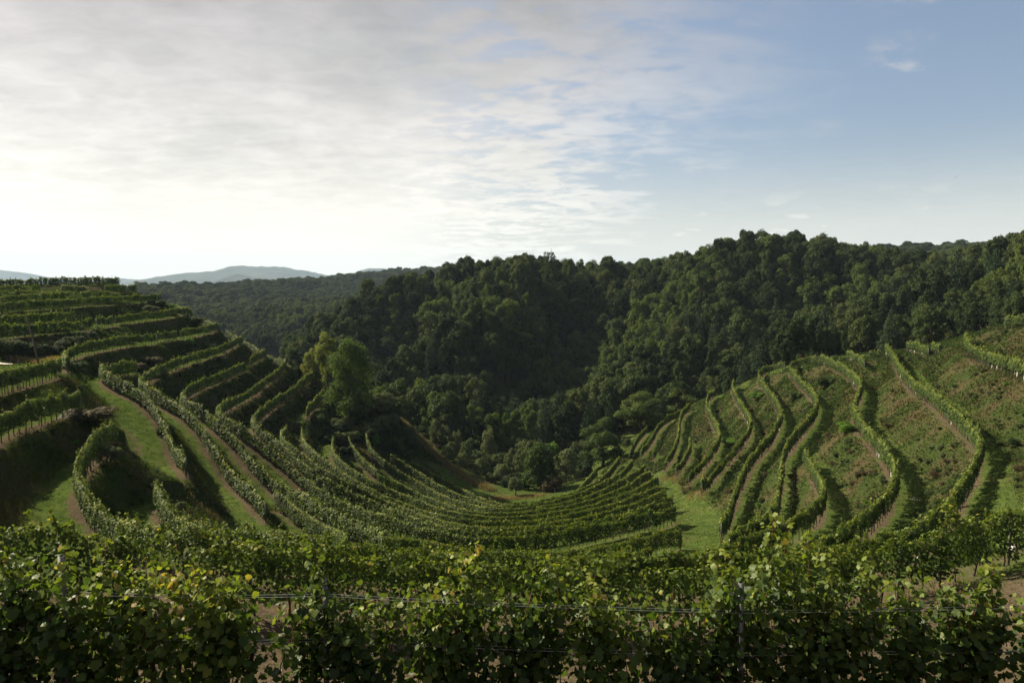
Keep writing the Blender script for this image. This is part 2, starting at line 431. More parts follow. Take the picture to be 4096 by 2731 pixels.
# ------------------------------------------------------------------ survey data (metres, camera at the origin)
CP = np.array([-134.55,180,0.34,-105.94,185,0.47,-111.37,170,-1.08,-101.62,155,-2.56,-93.72,125,-4.53,-86.94,152,-3.57,-85.21,166,-3.79,-82.37,128,-6.68,-78.21,104,-7.69,-79.6,134,-8.02,-78.21,165,-7.13,-66.94,118,-10.62,-65.61,98,-10.65,-57.4,88,-10.81,-67.94,155,-9.77,-67.33,90,-10.48,-67.61,97,-10.42,-45.83,64,-9.65,-35.98,52,-10.62,-40.28,63,-11.75,-31.64,53,-12.87,-24.49,38,-13.85,-45.89,77,-11.95,-33.94,62,-13.67,-28.82,53,-15.19,-24.86,45,-15.29,-58.18,95,-12.84,-46.07,85,-14.69,-32.11,65,-18.19,-59.22,106,-13.43,-56,101,-14.89,-59.22,127,-14.13,-62.59,155,-12.85,-46.86,90,-15.38,-32.47,72,-18.63,-22.44,60,-21.15,-50.58,103,-17.73,-53.37,126,-17.44,-55.1,150,-15.82,-35.37,85,-19.19,-21.66,61,-20.4,-27.87,75,-22.09,-10.2,52,-20.85,-13.56,53,-21.29,-45.41,103,-19.68,-48.27,128,-19.46,-50.03,149,-18.21,-39.95,103,-21.64,-43.14,127,-22.2,-44.54,149,-20.91,-37.92,125,-23.64,-40.06,144,-23.29,-37.47,108,-24.39,-35.85,113,-25.89,-31.26,114,-27.92,-29.94,121,-28.75,-27.89,127,-30.18,-22.92,127,-33.36,17.76,138,-38.63,22.68,142,-37.49,24.28,135,-36.18,24.41,118,-34.12,24.2,110,-32.76,21.88,94,-30,20.34,84,-28.04,18.72,76,-26.33,15.94,66,-24.06,12.87,52,-21.1,26.36,150,-37.72,28.67,125,-34.49,28.76,117,-33.45,28.09,106,-31.92,27.69,97,-30.63,21.47,68,-25.66,26.1,68,-24.06,16.12,58,-22.43,36.76,118,-27.65,45.58,160,-27.44,39.67,160,-31.1,35.39,142,-32.44,40.35,113,-24.55,49.88,155,-23.86,45,112,-22.5,55.38,155,-20.95,34.44,93,-23.26,49.16,108,-19.16,60.66,150,-18.24,33.25,82,-20.95,34.21,78,-19.92,29.68,63,-19.68,67.29,148,-16.18,57.99,112,-16.37,46.55,92,-17.34,34.69,60,-18.11,24.08,46,-17.51,79.52,145,-14.17,53.67,88,-14.35,45.72,67,-14.51,40.11,57,-14.97,32.16,47,-15.34,23.75,39,-15.56,72.7,118,-12.52,64.98,125,-14.95,66.71,100,-10.09,57.89,77,-10.31,79.71,110,-5.95,16.52,24,-10.42,-27.16,38,-12.15,-25.46,48,-15.61,-21.78,42,-15.62,-21.26,150,-33.28,-2.2,130,-39.84,-28.01,142,-24.82,-33.5,138,-26.82,0.33,126,-39.45,5.67,136,-40.77,15.25,143,-40.97,-10.35,166,-44.27,0.48,185,-45.67,-19.94,175,-39.75,-0.97,53,-22.79,-1.1,60,-24.72,-1.21,66,-26.33,-1.32,72,-27.91,-1.45,79,-29.8,-1.57,86,-31.63,-1.7,93,-33.48,-1.81,99,-34.98,-1.94,106,-36.74,-2.05,112,-38.19,-0.88,48,-21.15,-0.74,40,-18.5,46.54,162,-27.89,50.59,169,-27.56,56.68,157,-20.91,61.35,164,-21.05,68.76,171,-21.06,50.85,157,-23.88,52.89,161,-23.88,41.2,173,-34.19,46.19,175,-32.14,33.11,165,-36.07,42.52,162,-30.05,-43.94,149,-20.85,-49.84,149,-18.66,-54.75,150,-16.01,0,0,-1.75,-6,0,-1.7,6,0,-1.8,0,-12,-1.2,-25,-10,-1,25,-10,-1,0,3.5,-3.3,-4.6,6.8,-4.85,0,7.5,-5.3,4.5,7.5,-5.35,0,20,-10.4,-14,20,-9.3,-22,6.8,-4.5,22,7.5,-5,8,20,-10.4,13,22,-10.4,18.4,24.6,-10.4,24,28,-10.4,30,25,-8.5,-30,20,-8.2,40,10,-4.5,45,30,-9,60,45,-9,-45,20,-6,-50,45,-8,0,30,-14.2,10,30,-14.2,-12,30,-13.2,22,33,-13.6,-22,30,-12.2,-160,180,-0.6,-190,120,-4,-112,200,-4,-100,205,-12,-85,200,-18,-70,195,-24,-110,225,-14,-180,230,-6,-140,205,-4,-125,195,-2,-59.6,165,-18.5,-57,172,-21,-70.8,178,-16,-71,169,-13,-81,178,-10.4,-91,185,-7.2,-98,190,-6,-140,90,-8,-100,50,-8,-90,15,-3,-90,240,-26,-60,200,-32,-60,186,-27,-50,175,-30,-95,300,-35,-140,300,-22,-40,200,-42,-30,230,-52,-60,260,-52,-100,360,-55,-180,360,-40,-40,300,-48,-140,430,-50,-20,185,-44,10,190,-46,100,60,-5,110,100,0,130,140,3,90,40,-6,70,20,-5,120,60,0,40,180,-38,60,190,-33,80,200,-28,100,183,-21,78,184,-27,60,186,-33,46,180,-36.5,94,170,-19.5,112,160,-13,-6,28.5,-13.4,8,29.5,-14,0,34.5,-16,-8,33.5,-15.2,8,34.5,-16.2,0,39,-17.9,10,40,-18.6,-8.75,300,-4.28,-58.72,335,-9.18,17.33,325,-6.22,49.02,345,-2.62,79.43,335,-0.78,91.46,305,6.27,114.6,300,7.1,144.31,315,6.08,159.58,285,0.78,181.51,300,-3.28,205.85,320,-3.91,159.91,235,-2.2,151.34,205,4.78,183.69,220,11.85,-16.21,265,-19.07,-27.05,240,-33.75,-23.99,212,-41.16,38.07,292,-30.97,23.89,258,-48.71,11.08,232,-57.09,72.21,268,-10.64,45.12,232,-30.05,26.89,205,-40.17,18.68,188,-45.31,115.07,268,-19.15,91.18,218,-28.26,66.2,197,-32.66,110.07,215,-15.37,79.85,180,-21.27,143.93,215,-8.55,118.09,165,-12.35,-88.87,335,-25.2,-109.41,325,-39.37,-61.46,295,-31.17,-41.64,235,-39.87,-4.08,245,-34.21,9.98,290,-19.73,114.79,195,-15.2,48.02,200,-35.57,31.44,178,-40.11,-250,420,-40,-300,300,-25,-260,200,-5,-250,100,-5,-150,0,-2,150,0,-2,170,80,4,220,160,7,260,250,9,150,330,9,60,380,-5,-40,400,-12,-120,480,-40,0,480,-10,120,450,5,250,400,-2,320,300,6,300,150,6,350,500,-4,-300,500,-40,0,-60,0,-150,-60,0,150,-60,0,330,0,0,-330,0,0,330,-60,0,-330,-60,0,-900,300,-20,-900,900,-70,-900,1700,0,-900,1300,-75,-680,1400,-50,-590,1200,-42,-760,1650,-60,900,300,20,900,900,30,900,1700,20,0,1700,0,-300,1700,-10,100,700,-20,100,1000,-10,-424.85,800,-15.56,-442.56,950,-7.99,-418.5,950,-10.4,-420.77,1100,-4.73,-393.04,1250,0.87,-378.12,1350,4.38,-344.34,1450,10.11,-314.89,1550,14.5,-315.13,860,-18.63,-284.17,980,-14.73,-346.59,720,-25.62,-300.75,720,-25.62,-254.54,760,-26.44,-248.81,560,-40.22,-204.69,520,-44.78,-164.49,480,-45.26,-188.01,620,-27.54,-190.66,720,-22.88,-239.68,1600,19.37,394.43,640,26.14,479.93,700,33.13,298.44,460,8.17,541.97,700,32.25], float).reshape(-1, 3)
ROWS = {'L1': [[(-135.7,157.1),(-134,159),(-132.4,160.9),(-130.7,162.8),(-129.1,164.7),(-127.5,166.5),(-125.8,168.4),(-124.2,170.6),(-122.3,172.5),(-120,174),(-117.5,174.9),(-114.8,175.4),(-112.1,175.8),(-109.4,176.2),(-106.9,177.3),(-105.2,179.3),(-104.2,181.8)]],
 'L2': [[(-121.6,141.7),(-120.7,144),(-119.9,146.4),(-119,148.7),(-118.1,151.1),(-117.3,153.4),(-116.4,155.8),(-115.6,158.6),(-114.4,161.3),(-113,163.8)], [(-108.7,165.2),(-106.3,164.8),(-103.8,164.3),(-101.3,163.9)], [(-97.4,163.7),(-96.8,166.2),(-96.5,168.7),(-96.5,171.3)], [(-97,173.1),(-97.6,175.5),(-98.3,178),(-99,180.4)]],
 'L3': [[(-114.8,130.3),(-113.5,132.4),(-112.2,134.6),(-110.9,136.7),(-109.6,138.9),(-108.4,141),(-107.1,143.1),(-105.3,146.3),(-103.3,149.3)]],
 'L4': [[(-101,118.1),(-100.8,120.6),(-100.5,123.1),(-100.3,125.6),(-100.1,128.1),(-99.8,130.6),(-99.6,133.1),(-99.2,135.9),(-99,138.8),(-99,141.7),(-98.6,144.5),(-97.4,147.1),(-95.6,149.4)], [(-94.6,150.1),(-93.1,151.1)], [(-91.4,151.3),(-87.7,153.1)]],
 'L5': [[(-89.6,107.4),(-89.9,109.9),(-90.3,112.3),(-90.6,114.8),(-90.9,117.3),(-91.2,119.8),(-91.6,122.2),(-91.9,124.7),(-92.2,127.2),(-92.5,129.7),(-92.6,132.2),(-92.6,134.8),(-92.2,137.2),(-91.6,139.7),(-90.7,142),(-89.6,144.3),(-88.4,146.5),(-87.1,148.6),(-85.8,150.8),(-84.8,153.1),(-84.1,155.5),(-84,158),(-84.1,160.5),(-84.5,163),(-85,165.5)]],
 'L6': [[(-83.6,94.5),(-83.3,96.9),(-83.1,99.4),(-82.8,101.9),(-82.6,104.4),(-82.3,106.9),(-82.1,109.4),(-81.7,112.3),(-81.5,115.2),(-81.3,118.1),(-81.3,121),(-81.3,123.9),(-81.4,126.8)]],
 'L7': [[(-80.3,88.2),(-79.8,90.6),(-79.3,93.1),(-78.8,95.5),(-78.3,98),(-77.8,100.4),(-77.3,102.9),(-76.7,105.5),(-76.2,108.2),(-75.9,110.9),(-75.8,113.6),(-75.7,116.3),(-75.5,119)], [(-76.1,120.7),(-77.1,125.1)], [(-77.9,127.9),(-78.5,130.3),(-78.9,132.8),(-79.2,135.3)], [(-79.5,136.9),(-78.4,139.2),(-77.4,141.5),(-76.4,143.8),(-75.5,146.2),(-74.9,148.7),(-74.7,151.2),(-74.8,153.8),(-75.3,156.3),(-75.9,158.8),(-76.6,161.2),(-77.5,163.6),(-78.3,166),(-79.2,168.4),(-80.4,170.7),(-81.8,172.8),(-83.4,174.8),(-85,176.8),(-86.5,178.8),(-88,180.9),(-89.5,182.9),(-91,185)]],
 'L8': [[(-55,84),(-56.5,86.1),(-58,88.1),(-59.5,90.2),(-61,92.3),(-62.4,94.4),(-63.7,96.7),(-64.6,99.1),(-65.3,101.5),(-65.7,104.1),(-66.1,106.6),(-66.4,109.2),(-66.6,111.7),(-66.8,114.3),(-67,116.8),(-67.2,119.4),(-67.3,120.1),(-67.3,122.7),(-67.2,125.3),(-67.1,127.8)], [(-67.8,130),(-67.5,133.1),(-67.1,136.1)], [(-67,137.6),(-66.5,140.1),(-66.1,142.7),(-65.9,145.4),(-65.9,148),(-66,150.6),(-66.7,153.1),(-67.6,155.6),(-68.4,158.1),(-69.4,160.5),(-70.6,162.8),(-72,165.1),(-73.4,167.3),(-74.8,169.5),(-76.3,171.7),(-77.8,173.8),(-79.4,175.9),(-81,178)]],
 'L9': [[(-37.3,43.6),(-38.3,45.9),(-39.3,48.2),(-40.3,50.4),(-41.3,52.7),(-42.3,55),(-43.3,57.3),(-44.4,59.8),(-45.5,62.4),(-46.4,64.9),(-47.3,67.6),(-48.2,70.2),(-49.1,72.8),(-50.1,75.3)]],
 'L9b': [[(-31.1,31.1),(-31.7,33.6),(-32.3,36),(-32.9,38.4),(-33.5,40.9),(-34.1,43.3),(-34.7,45.7),(-35.4,48.3),(-36,50.9),(-36.4,53.5),(-36.9,56.1),(-37.5,58.7)]],
 'L10': [[(-58.8,106.2),(-59.2,103.6),(-59.2,101),(-58.7,98.5),(-57.7,96.1),(-56.6,93.7),(-55.3,91.4),(-54,89.2),(-52.7,87),(-51.1,84.9),(-49.3,83),(-47.3,81.4),(-45.2,79.8),(-43.2,78.1),(-41.3,76.4),(-39.5,74.5),(-37.9,72.5),(-36.3,70.4),(-34.8,68.3),(-33.3,66.2),(-31.8,64),(-30.4,61.8),(-29,59.6)]],
 'L11': [[(-71,169),(-69.3,167.1),(-67.7,165.2),(-66.1,163.2),(-64.6,161.2),(-63.3,159),(-62.3,156.7),(-61.5,154.3),(-60.8,151.9),(-60.2,149.4),(-59.8,146.9),(-59.5,144.4),(-59.2,141.9),(-59.1,139.4),(-59,136.9),(-59,134.3),(-59,131.8),(-59,129.3),(-59,126.8),(-58.9,124.2),(-58.7,121.7),(-58.5,119.2),(-58.2,116.7),(-57.8,114.2),(-57.4,111.7),(-57,109.2),(-56.6,106.7),(-56,104.3),(-55.3,101.8),(-54.3,99.5),(-53.3,97.2),(-52.1,95),(-50.8,92.8),(-49.3,90.7),(-47.7,88.8),(-45.9,87.1),(-43.9,85.4),(-42,83.8),(-40.2,82),(-38.4,80.2),(-36.8,78.3),(-35.2,76.4),(-33.6,74.4),(-32,72.4),(-30.4,70.5),(-28.8,68.5),(-27.3,66.5),(-25.8,64.4),(-24.4,62.4),(-22.9,60.3),(-21.5,58.2)]],
 'L12': [[(-70.8,178),(-69.3,176),(-67.8,174),(-66.3,172),(-64.8,170),(-63.4,167.9),(-62,165.8),(-60.7,163.7),(-59.4,161.5),(-58.1,159.4),(-57.1,157.1),(-56.3,154.7),(-55.5,152.3),(-54.9,149.9),(-54.4,147.5),(-54.2,145),(-54,142.5),(-53.9,140)], [(-53.2,134.9),(-53.2,132.4),(-53.1,129.9),(-53.2,127.4),(-53.1,124.8),(-53,122.3),(-52.8,119.8),(-52.7,117.3),(-52.5,114.8),(-52.2,112.3),(-51.9,109.8),(-51.4,107.4),(-50.7,104.9),(-49.8,102.6),(-48.8,100.3),(-47.8,98),(-46.7,95.7),(-45.5,93.5),(-44.1,91.4),(-42.3,89.6),(-40.4,88.1)], [(-38.9,85.9),(-37.3,84),(-35.5,82.2),(-33.6,80.6),(-31.9,78.8),(-30.3,76.9),(-28.6,75),(-26.8,73.3),(-24.9,71.6),(-23.1,69.9),(-21.5,68),(-20,66),(-18.7,63.9),(-17.2,61.9),(-15.5,60),(-13.8,58.2),(-12.2,56.3),(-10.9,54.1),(-9.9,51.8)]],
 'L13': [[(-59.6,165),(-57.9,163.1),(-56.2,161.2),(-54.7,159.2),(-53.3,157.1),(-52,155),(-51,152.7),(-50.2,150.2),(-49.6,147.8),(-49.2,145.3),(-48.9,142.8),(-48.7,140.3),(-48.5,137.8),(-48.3,135.2),(-48.1,132.7),(-47.8,130.2),(-47.5,127.7),(-47.3,125.2),(-47.1,122.7),(-46.9,120.1),(-46.8,117.6),(-46.7,115.1),(-46.6,112.6),(-46.3,110.1),(-45.8,107.6),(-45.2,105.1),(-44.4,102.7),(-43.6,100.3),(-42.7,98),(-41.7,95.6),(-40.6,93.4),(-39.3,91.2),(-37.7,89.3),(-35.8,87.6),(-33.7,86.2),(-31.5,84.9),(-29.4,83.5),(-27.4,81.9),(-25.6,80.2),(-23.8,78.4),(-22.1,76.5),(-20.4,74.6),(-18.7,72.8),(-16.9,71),(-15.1,69.2),(-13.2,67.5),(-11.2,66),(-9.2,64.5),(-7.1,63.1),(-4.9,61.8),(-2.5,61.2),(0,61.5),(2.5,62.2),(4.9,63),(7.3,63.8),(9.6,64.7),(11.7,66.1),(13.5,67.9),(15,69.9),(16.5,71.9),(18.1,73.9)]],
 'L14': [[(-57,172),(-55.4,170),(-53.9,168),(-52.3,166.1),(-50.9,164),(-49.5,161.9),(-48.1,159.8),(-46.8,157.7),(-45.9,155.3),(-45.1,152.9),(-44.6,150.5),(-44.3,148),(-44.2,145.5),(-44.1,143),(-44.1,140.4),(-44,137.9),(-43.9,135.4),(-43.7,132.9),(-43.5,130.4),(-43.3,127.9),(-43.1,125.4),(-42.9,122.9),(-42.8,120.4),(-42.7,117.8),(-42.5,115.3),(-42.3,112.8),(-41.8,110.4),(-41.2,107.9),(-40.5,105.5),(-39.7,103.1),(-38.7,100.8),(-37.6,98.6),(-36.2,96.5),(-34.5,94.6),(-32.7,92.9),(-31,91),(-29.4,89.1),(-27.8,87.1),(-26.1,85.3),(-24.2,83.6),(-22.1,82.2),(-20,80.9),(-17.8,79.7),(-15.7,78.3),(-13.8,76.6),(-12,74.8),(-10.3,73),(-8.6,71.2),(-6.8,69.3),(-4.8,67.8),(-2.5,67.1),(0,67.1),(2.5,67.5),(5,68.1),(7.3,69),(9.4,70.4),(11.3,72.1),(12.9,74),(14.4,76),(16,77.9),(17.7,79.8),(19.6,81.5)]],
 'L15': [[(-39.8,143.4),(-39.8,140.8),(-39.7,138.2),(-39.5,135.6),(-39.2,133),(-38.8,130.4),(-38.3,127.8),(-37.8,125.3),(-37.3,122.7)]],
 'S7': [[(-37.6,112.4),(-37.1,109.9),(-36.5,107.4),(-35.9,105),(-35.1,102.5),(-34.3,100.1),(-33.4,97.8),(-32.2,95.6),(-30.6,93.6),(-28.8,91.9),(-26.9,90.2),(-25,88.5),(-22.8,87.2),(-20.5,86.3),(-18.1,85.4),(-15.9,84.2),(-13.9,82.7),(-12.1,80.9),(-10.4,79),(-8.8,77.1),(-7,75.2),(-5,73.8),(-2.5,73.1),(-0,73.3),(2.4,74.1),(4.7,75),(7,76.2),(9.1,77.7),(10.9,79.4),(12.6,81.2),(14.2,83.2),(15.7,85.2),(17.3,87.2),(19.1,89),(20.9,90.7)]],
 'S6': [[(-35.9,115.1),(-35.1,112.7),(-34.3,110.2),(-33.4,107.8),(-32.4,105.5),(-31.3,103.2),(-30,100.9),(-28.5,98.9),(-26.8,96.9),(-25.1,95),(-23.4,93.1),(-21.6,91.3),(-19.6,89.7),(-17.5,88.2),(-15.3,86.9),(-13.1,85.5),(-11,84.1),(-8.9,82.6),(-6.7,81.3),(-4.3,80.5),(-1.7,80.4),(0.7,81.2),(2.9,82.5),(5.1,83.8),(7.3,85.1),(9.4,86.6),(11.5,88.1),(13.4,89.7),(15.2,91.6),(16.6,93.8),(17.7,96.1),(18.7,98.4),(19.8,100.8),(21.1,102.9),(22.8,104.9)]],
 'S5': [[(-31.3,118),(-30.8,115.6),(-30.2,113.1),(-29.5,110.7),(-28.6,108.4),(-27.4,106.2),(-26.1,104),(-24.7,102),(-23,100.1),(-21,98.5),(-18.9,97.3),(-16.7,96.1),(-14.6,94.7),(-12.6,93.1),(-10.7,91.5),(-8.7,90),(-6.6,88.7),(-4.2,87.8),(-1.7,87.6),(0.6,88.4),(2.8,89.6),(5,90.9),(7.1,92.2),(9.2,93.6),(11.1,95.2),(12.9,97),(14.5,98.9),(16.1,100.9),(17.6,102.9),(19.2,104.8),(20.8,106.7),(22.5,108.6),(24.2,110.5)]],
 'S4': [[(-30.2,123.4),(-29.1,120.7),(-27.7,118.2),(-26,115.8),(-24.2,113.4),(-22.4,111.1)], [(-21.2,105.9),(-18.9,107),(-16.4,106.7),(-14.3,105.1),(-12.5,103.3),(-10.8,101.4),(-9.1,99.5),(-7.2,97.7),(-5,96.2),(-2.7,95.3),(-0.1,95.5),(2.2,96.5),(4.5,97.7),(6.7,99),(8.9,100.4),(10.9,102),(12.9,103.6),(14.9,105.4),(16.7,107.1),(18.5,108.9),(20.2,111),(21.5,113.1),(22.7,115.4),(23.8,117.8),(24.8,120.2)]],
 'S3': [[(-28,129.4),(-27.2,127.1),(-26.2,124.7),(-24.9,122.6),(-23,121),(-20.7,119.8),(-18.5,118.6),(-16.5,117.1),(-14.7,115.3),(-13,113.4),(-11.4,111.5),(-9.7,109.6),(-8,107.8),(-6.2,106),(-4.5,104.1),(-2.7,102.4),(-0.3,101.9),(2.1,102.7),(4.4,103.7),(6.7,104.8),(8.9,106),(11.1,107.3),(13.2,108.7),(15.1,110.3),(16.8,112.2),(18.3,114.2),(19.6,116.4),(20.7,118.7),(21.7,121),(22.8,123.2),(24,125.5),(25.2,127.7)]],
 'S1': [[(-22.9,126.9),(-20.5,125.9),(-18.3,124.6),(-16.3,123),(-14.4,121.2),(-12.6,119.4),(-10.8,117.6),(-8.9,115.9),(-7,114.2),(-5.1,112.4),(-3.4,110.6),(-1.3,109.1),(1.2,108.8),(3.8,109.1),(6.3,109.8),(8.6,110.9),(10.7,112.3),(12.6,114),(14.4,115.8),(16.1,117.7),(17.6,119.8),(18.9,122),(20,124.3),(21,126.7),(22,129),(23,131.4),(24,133.7)]],
 'S2': [[(-19,127.9),(-16.7,127),(-14.5,125.8),(-12.5,124.4),(-10.6,122.7),(-8.8,120.9),(-7.3,119),(-5.8,117),(-4.2,115.1),(-2.3,113.4),(-0,112.4),(2.4,112),(4.9,112.1),(7.3,112.7),(9.6,113.8),(11.5,115.4),(13.2,117.3),(14.5,119.4),(15.6,121.6),(16.6,123.9),(17.5,126.3),(18.3,128.6),(19.2,131),(20,133.3),(20.9,135.7),(21.7,138),(22.5,140.4)]],
 'E1': [[(11.8,117.4),(12.5,120),(13.3,122.7),(14,125.3),(14.8,128),(15.6,130.6),(16.4,133.3),(17.2,135.9)]],
 'W1': [[(-22.3,62.9),(-20.4,60.9),(-18.6,58.8),(-16.8,56.6),(-15.1,54.4),(-13.6,52.1),(-12.3,49.7)]],
 'X1': [[(-9.5,48.6),(-7,48.7),(-4.5,48.9),(-2,49.3),(0.5,49.7),(2.9,50.3),(5.3,50.9),(7.7,51.8),(10,52.8),(12,54.3),(14.1,55.7)]],
 'X2': [[(-7,43.3),(-4.5,43.7),(-2,44),(0.5,44.5),(3,45),(5.5,45.7),(7.8,46.7),(10,48)]],
 'R1': [[(25.3,143.9),(26,146.4),(26.6,148.8),(27.3,151.2),(28,153.6),(28.9,156),(29.8,158.3),(30.9,160.6),(32,162.8),(33.1,165.1)]],
 'R2': [[(26.9,140.1),(28,142.6),(29,145),(30.1,147.5),(31.2,149.9),(32.2,152.4),(33.2,154.9),(34.3,157.4),(35.6,159.7),(37.5,161.6),(40.1,162),(42.4,160.7)]],
 'R2b': [[(28.3,134.7),(29.2,136.5)]],
 'R3': [[(28.5,124.9),(29.6,127.2),(30.8,129.5),(31.8,131.8),(32.7,134.2),(33.5,136.6),(34.3,139),(35,141.4),(35.7,143.9),(36.3,146.3),(37,148.8),(37.7,151.3),(38.5,153.7),(39.5,156),(40.7,158.2),(42.1,160.4)]],
 'R4': [[(28.5,116.4),(29.7,118.6),(31,120.8),(32.1,123.1),(33.1,125.4),(33.9,127.8),(34.6,130.3),(35.1,132.8)]],
 'R5': [[(28.2,106.7),(29.8,108.7),(31.5,110.6),(33.2,112.5),(34.7,114.5),(35.8,116.8),(36.7,119.1),(37.5,121.6),(38.1,124),(38.8,126.5),(39.4,128.9),(39.9,131.4),(40.4,133.9),(40.8,136.4),(41.3,138.9),(41.7,141.4),(42.1,143.9),(42.5,146.4),(43,148.9),(43.6,151.3),(44.4,153.7),(45.3,156.1),(46.4,158.4),(47.4,160.7),(48.4,163),(49.5,165.3)]],
 'R6': [[(24.6,86.6),(25.4,88.9),(26.2,91.3),(27,93.7),(27.9,96.1),(28.8,98.4),(29.8,100.7),(31.2,102.8),(32.9,104.6),(34.8,106.2),(36.7,107.9),(38.3,109.8),(39.5,112),(40.5,114.3),(41.3,116.7),(42,119.1),(42.7,121.5),(43.3,124),(44,126.4),(44.6,128.8),(45.1,131.3),(45.7,133.7),(46.2,136.2),(46.6,138.7),(47.1,141.1),(47.5,143.6),(48,146.1),(48.6,148.5),(49.2,150.9),(50,153.3),(50.9,155.7),(51.8,158)]],
 'R7': [[(17.6,56),(18.5,58.4),(19.3,60.8),(20.2,63.2),(21,65.6),(21.9,68),(22.9,70.4),(23.9,72.7),(25,75),(26.1,77.2),(27.3,79.5),(28.4,81.7),(29.7,84),(31,86.1),(32.3,88.3),(33.6,90.5),(34.8,92.7),(36,95),(37.1,97.2),(38.3,99.5),(39.5,101.7),(40.8,103.9),(42,106.1),(43.2,108.4),(44.2,110.7),(45.1,113.1),(45.9,115.5),(46.7,117.9),(47.3,120.4),(48,122.8),(48.6,125.3),(49.3,127.7),(49.9,130.2),(50.5,132.7),(51,135.1),(51.5,137.6),(52,140.1),(52.5,142.6),(53,145.1),(53.7,147.5),(54.6,149.9),(56.3,151.6),(58.3,150.2),(59.5,147.9)]],
 'R8': [[(15.5,47.3),(17,49.3),(18.6,51.3),(20,53.3),(21.3,55.5),(22.5,57.7),(23.5,60),(24.5,62.3),(25.5,64.6),(26.5,66.9),(27.5,69.1),(28.5,71.4),(29.6,73.7),(30.6,76),(31.6,78.3),(32.8,80.5),(34.1,82.6),(35.6,84.7),(37,86.7),(38.4,88.8),(39.7,90.9),(41,93.1),(42.3,95.3),(43.5,97.4),(44.7,99.6),(45.9,101.8),(47,104.1),(48,106.4),(49,108.7),(49.9,111),(50.8,113.4),(51.5,115.7),(52.3,118.1),(52.9,120.6),(53.6,123),(54.1,125.4),(54.7,127.9),(55.2,130.3),(55.8,132.7),(56.4,135.2),(57,137.6),(57.6,140),(58.4,142.4),(59.5,144.7),(61.4,146.2),(63.4,144.9),(64.5,142.6)]],
 'R9': [[(8,40.3),(10.2,41.7),(12.4,42.9),(14.5,44.4),(16.5,46),(18.4,47.7),(20.4,49.3),(22.3,51),(23.9,53),(25.4,55.1),(26.7,57.3),(27.8,59.6),(28.8,61.9),(29.8,64.3),(30.7,66.7),(31.5,69.1),(32.2,71.6),(32.8,74),(33.4,76.5)]],
 'R10': [[(3.5,34.8),(6,35),(8.5,35.4),(11,35.9),(13.4,36.6),(15.7,37.6),(17.8,39),(19.6,40.8),(21.4,42.6),(23.1,44.4),(24.9,46.3),(26.5,48.2),(28.1,50.2),(29.6,52.2),(31,54.3),(32.3,56.4),(33.6,58.6),(34.8,60.9),(35.8,63.2),(36.8,65.5),(37.6,67.9),(38.3,70.3),(38.9,72.8),(39.6,75.2),(40.3,77.7),(41.1,80.1),(42,82.4),(43,84.7),(44.1,87),(45.3,89.3),(46.5,91.5),(47.7,93.7),(49,95.9),(50.3,98),(51.6,100.2),(52.8,102.4),(53.9,104.7),(55,107),(56,109.3),(56.9,111.7),(57.8,114),(58.6,116.4),(59.3,118.8),(60,121.3),(60.7,123.7),(61.3,126.2),(61.9,128.6),(62.5,131.1),(63.1,133.5),(63.7,136),(64.2,138.5),(64.7,140.9),(65.2,143.4)]],
 'R11': [[(3,29.6),(5.5,29.8),(8.1,30),(10.6,30.3),(13.1,30.7),(15.6,31.4),(17.9,32.4),(20,33.9),(21.7,35.7),(23.4,37.6),(25.2,39.5),(26.9,41.3),(28.6,43.2),(30.2,45.2),(31.8,47.1),(33.5,49.1),(35.1,51.1),(36.7,53),(38.3,55),(39.8,57.1),(41.2,59.2),(42.4,61.4),(43.6,63.7),(44.5,66),(45.4,68.4),(46.2,70.9),(47,73.3),(47.9,75.7),(48.8,78),(49.7,80.4),(50.7,82.7),(51.7,85.1),(52.7,87.4),(53.7,89.8),(54.6,92.2),(55.5,94.5),(56.4,96.9),(57.4,99.3),(58.5,101.6),(59.6,103.9),(60.7,106.2),(61.8,108.4),(63,110.7),(64.1,113),(65.3,115.2),(66.4,117.5),(67.5,119.8),(68.6,122.1),(69.6,124.4),(70.7,126.8),(71.7,129.1),(72.7,131.4),(73.8,133.7),(74.8,136.1)]],
 'R11b': [[(70,141.9),(69.2,139.2),(68.3,136.5),(67.5,133.8),(66.6,131.1),(65.7,128.4),(64.8,125.8),(64,123.1)], [(68.9,131),(70.2,129.5)]],
 'R12': [[(77,132.5),(76.2,129.7),(75.4,126.9),(74.6,124.1),(73.7,121.4),(72.7,118.6)], [(75.1,121.4),(74.2,118.9),(73.3,116.4)]],
 'R13': [[(72.4,108.7),(71.1,106.6),(69.7,104.4),(68.4,102.2),(67.2,100),(66,97.7),(65,95.4),(64,93),(63.1,90.6),(62.2,88.2),(61.3,85.8),(60.4,83.5),(59.4,81.1),(58.4,78.7),(57.4,76.4),(56.5,74.1),(55.5,71.8),(54.6,69.4),(53.6,67.1),(52.7,64.8)]],
 'R14': [[(75.7,104.6),(76.4,102.4),(77.2,100),(77.9,97.6),(78.6,95.2),(79.4,92.8),(80.1,90.4)]],
 'H1': [[(-32.1,54.3),(-31.4,51.9),(-30.7,49.4),(-29.8,47.1),(-28.8,44.8),(-27.6,42.6),(-26.2,40.5),(-24.6,38.6),(-22.8,36.8),(-21.1,35),(-19.3,33.2),(-17.6,31.4),(-15.7,29.8),(-13.5,28.6),(-11,28.2),(-8.5,28.3),(-6,28.6),(-3.5,28.9),(-1,29.1),(1.5,29.4)]],
 'H2': [[(-24.9,46.9),(-23.5,44.8),(-22.1,42.7),(-20.6,40.7),(-19,38.8),(-17.2,37),(-15.3,35.4),(-13,34.3),(-10.6,33.8),(-8,33.8),(-5.5,34),(-3,34.2),(-0.5,34.4),(2,34.6)]],
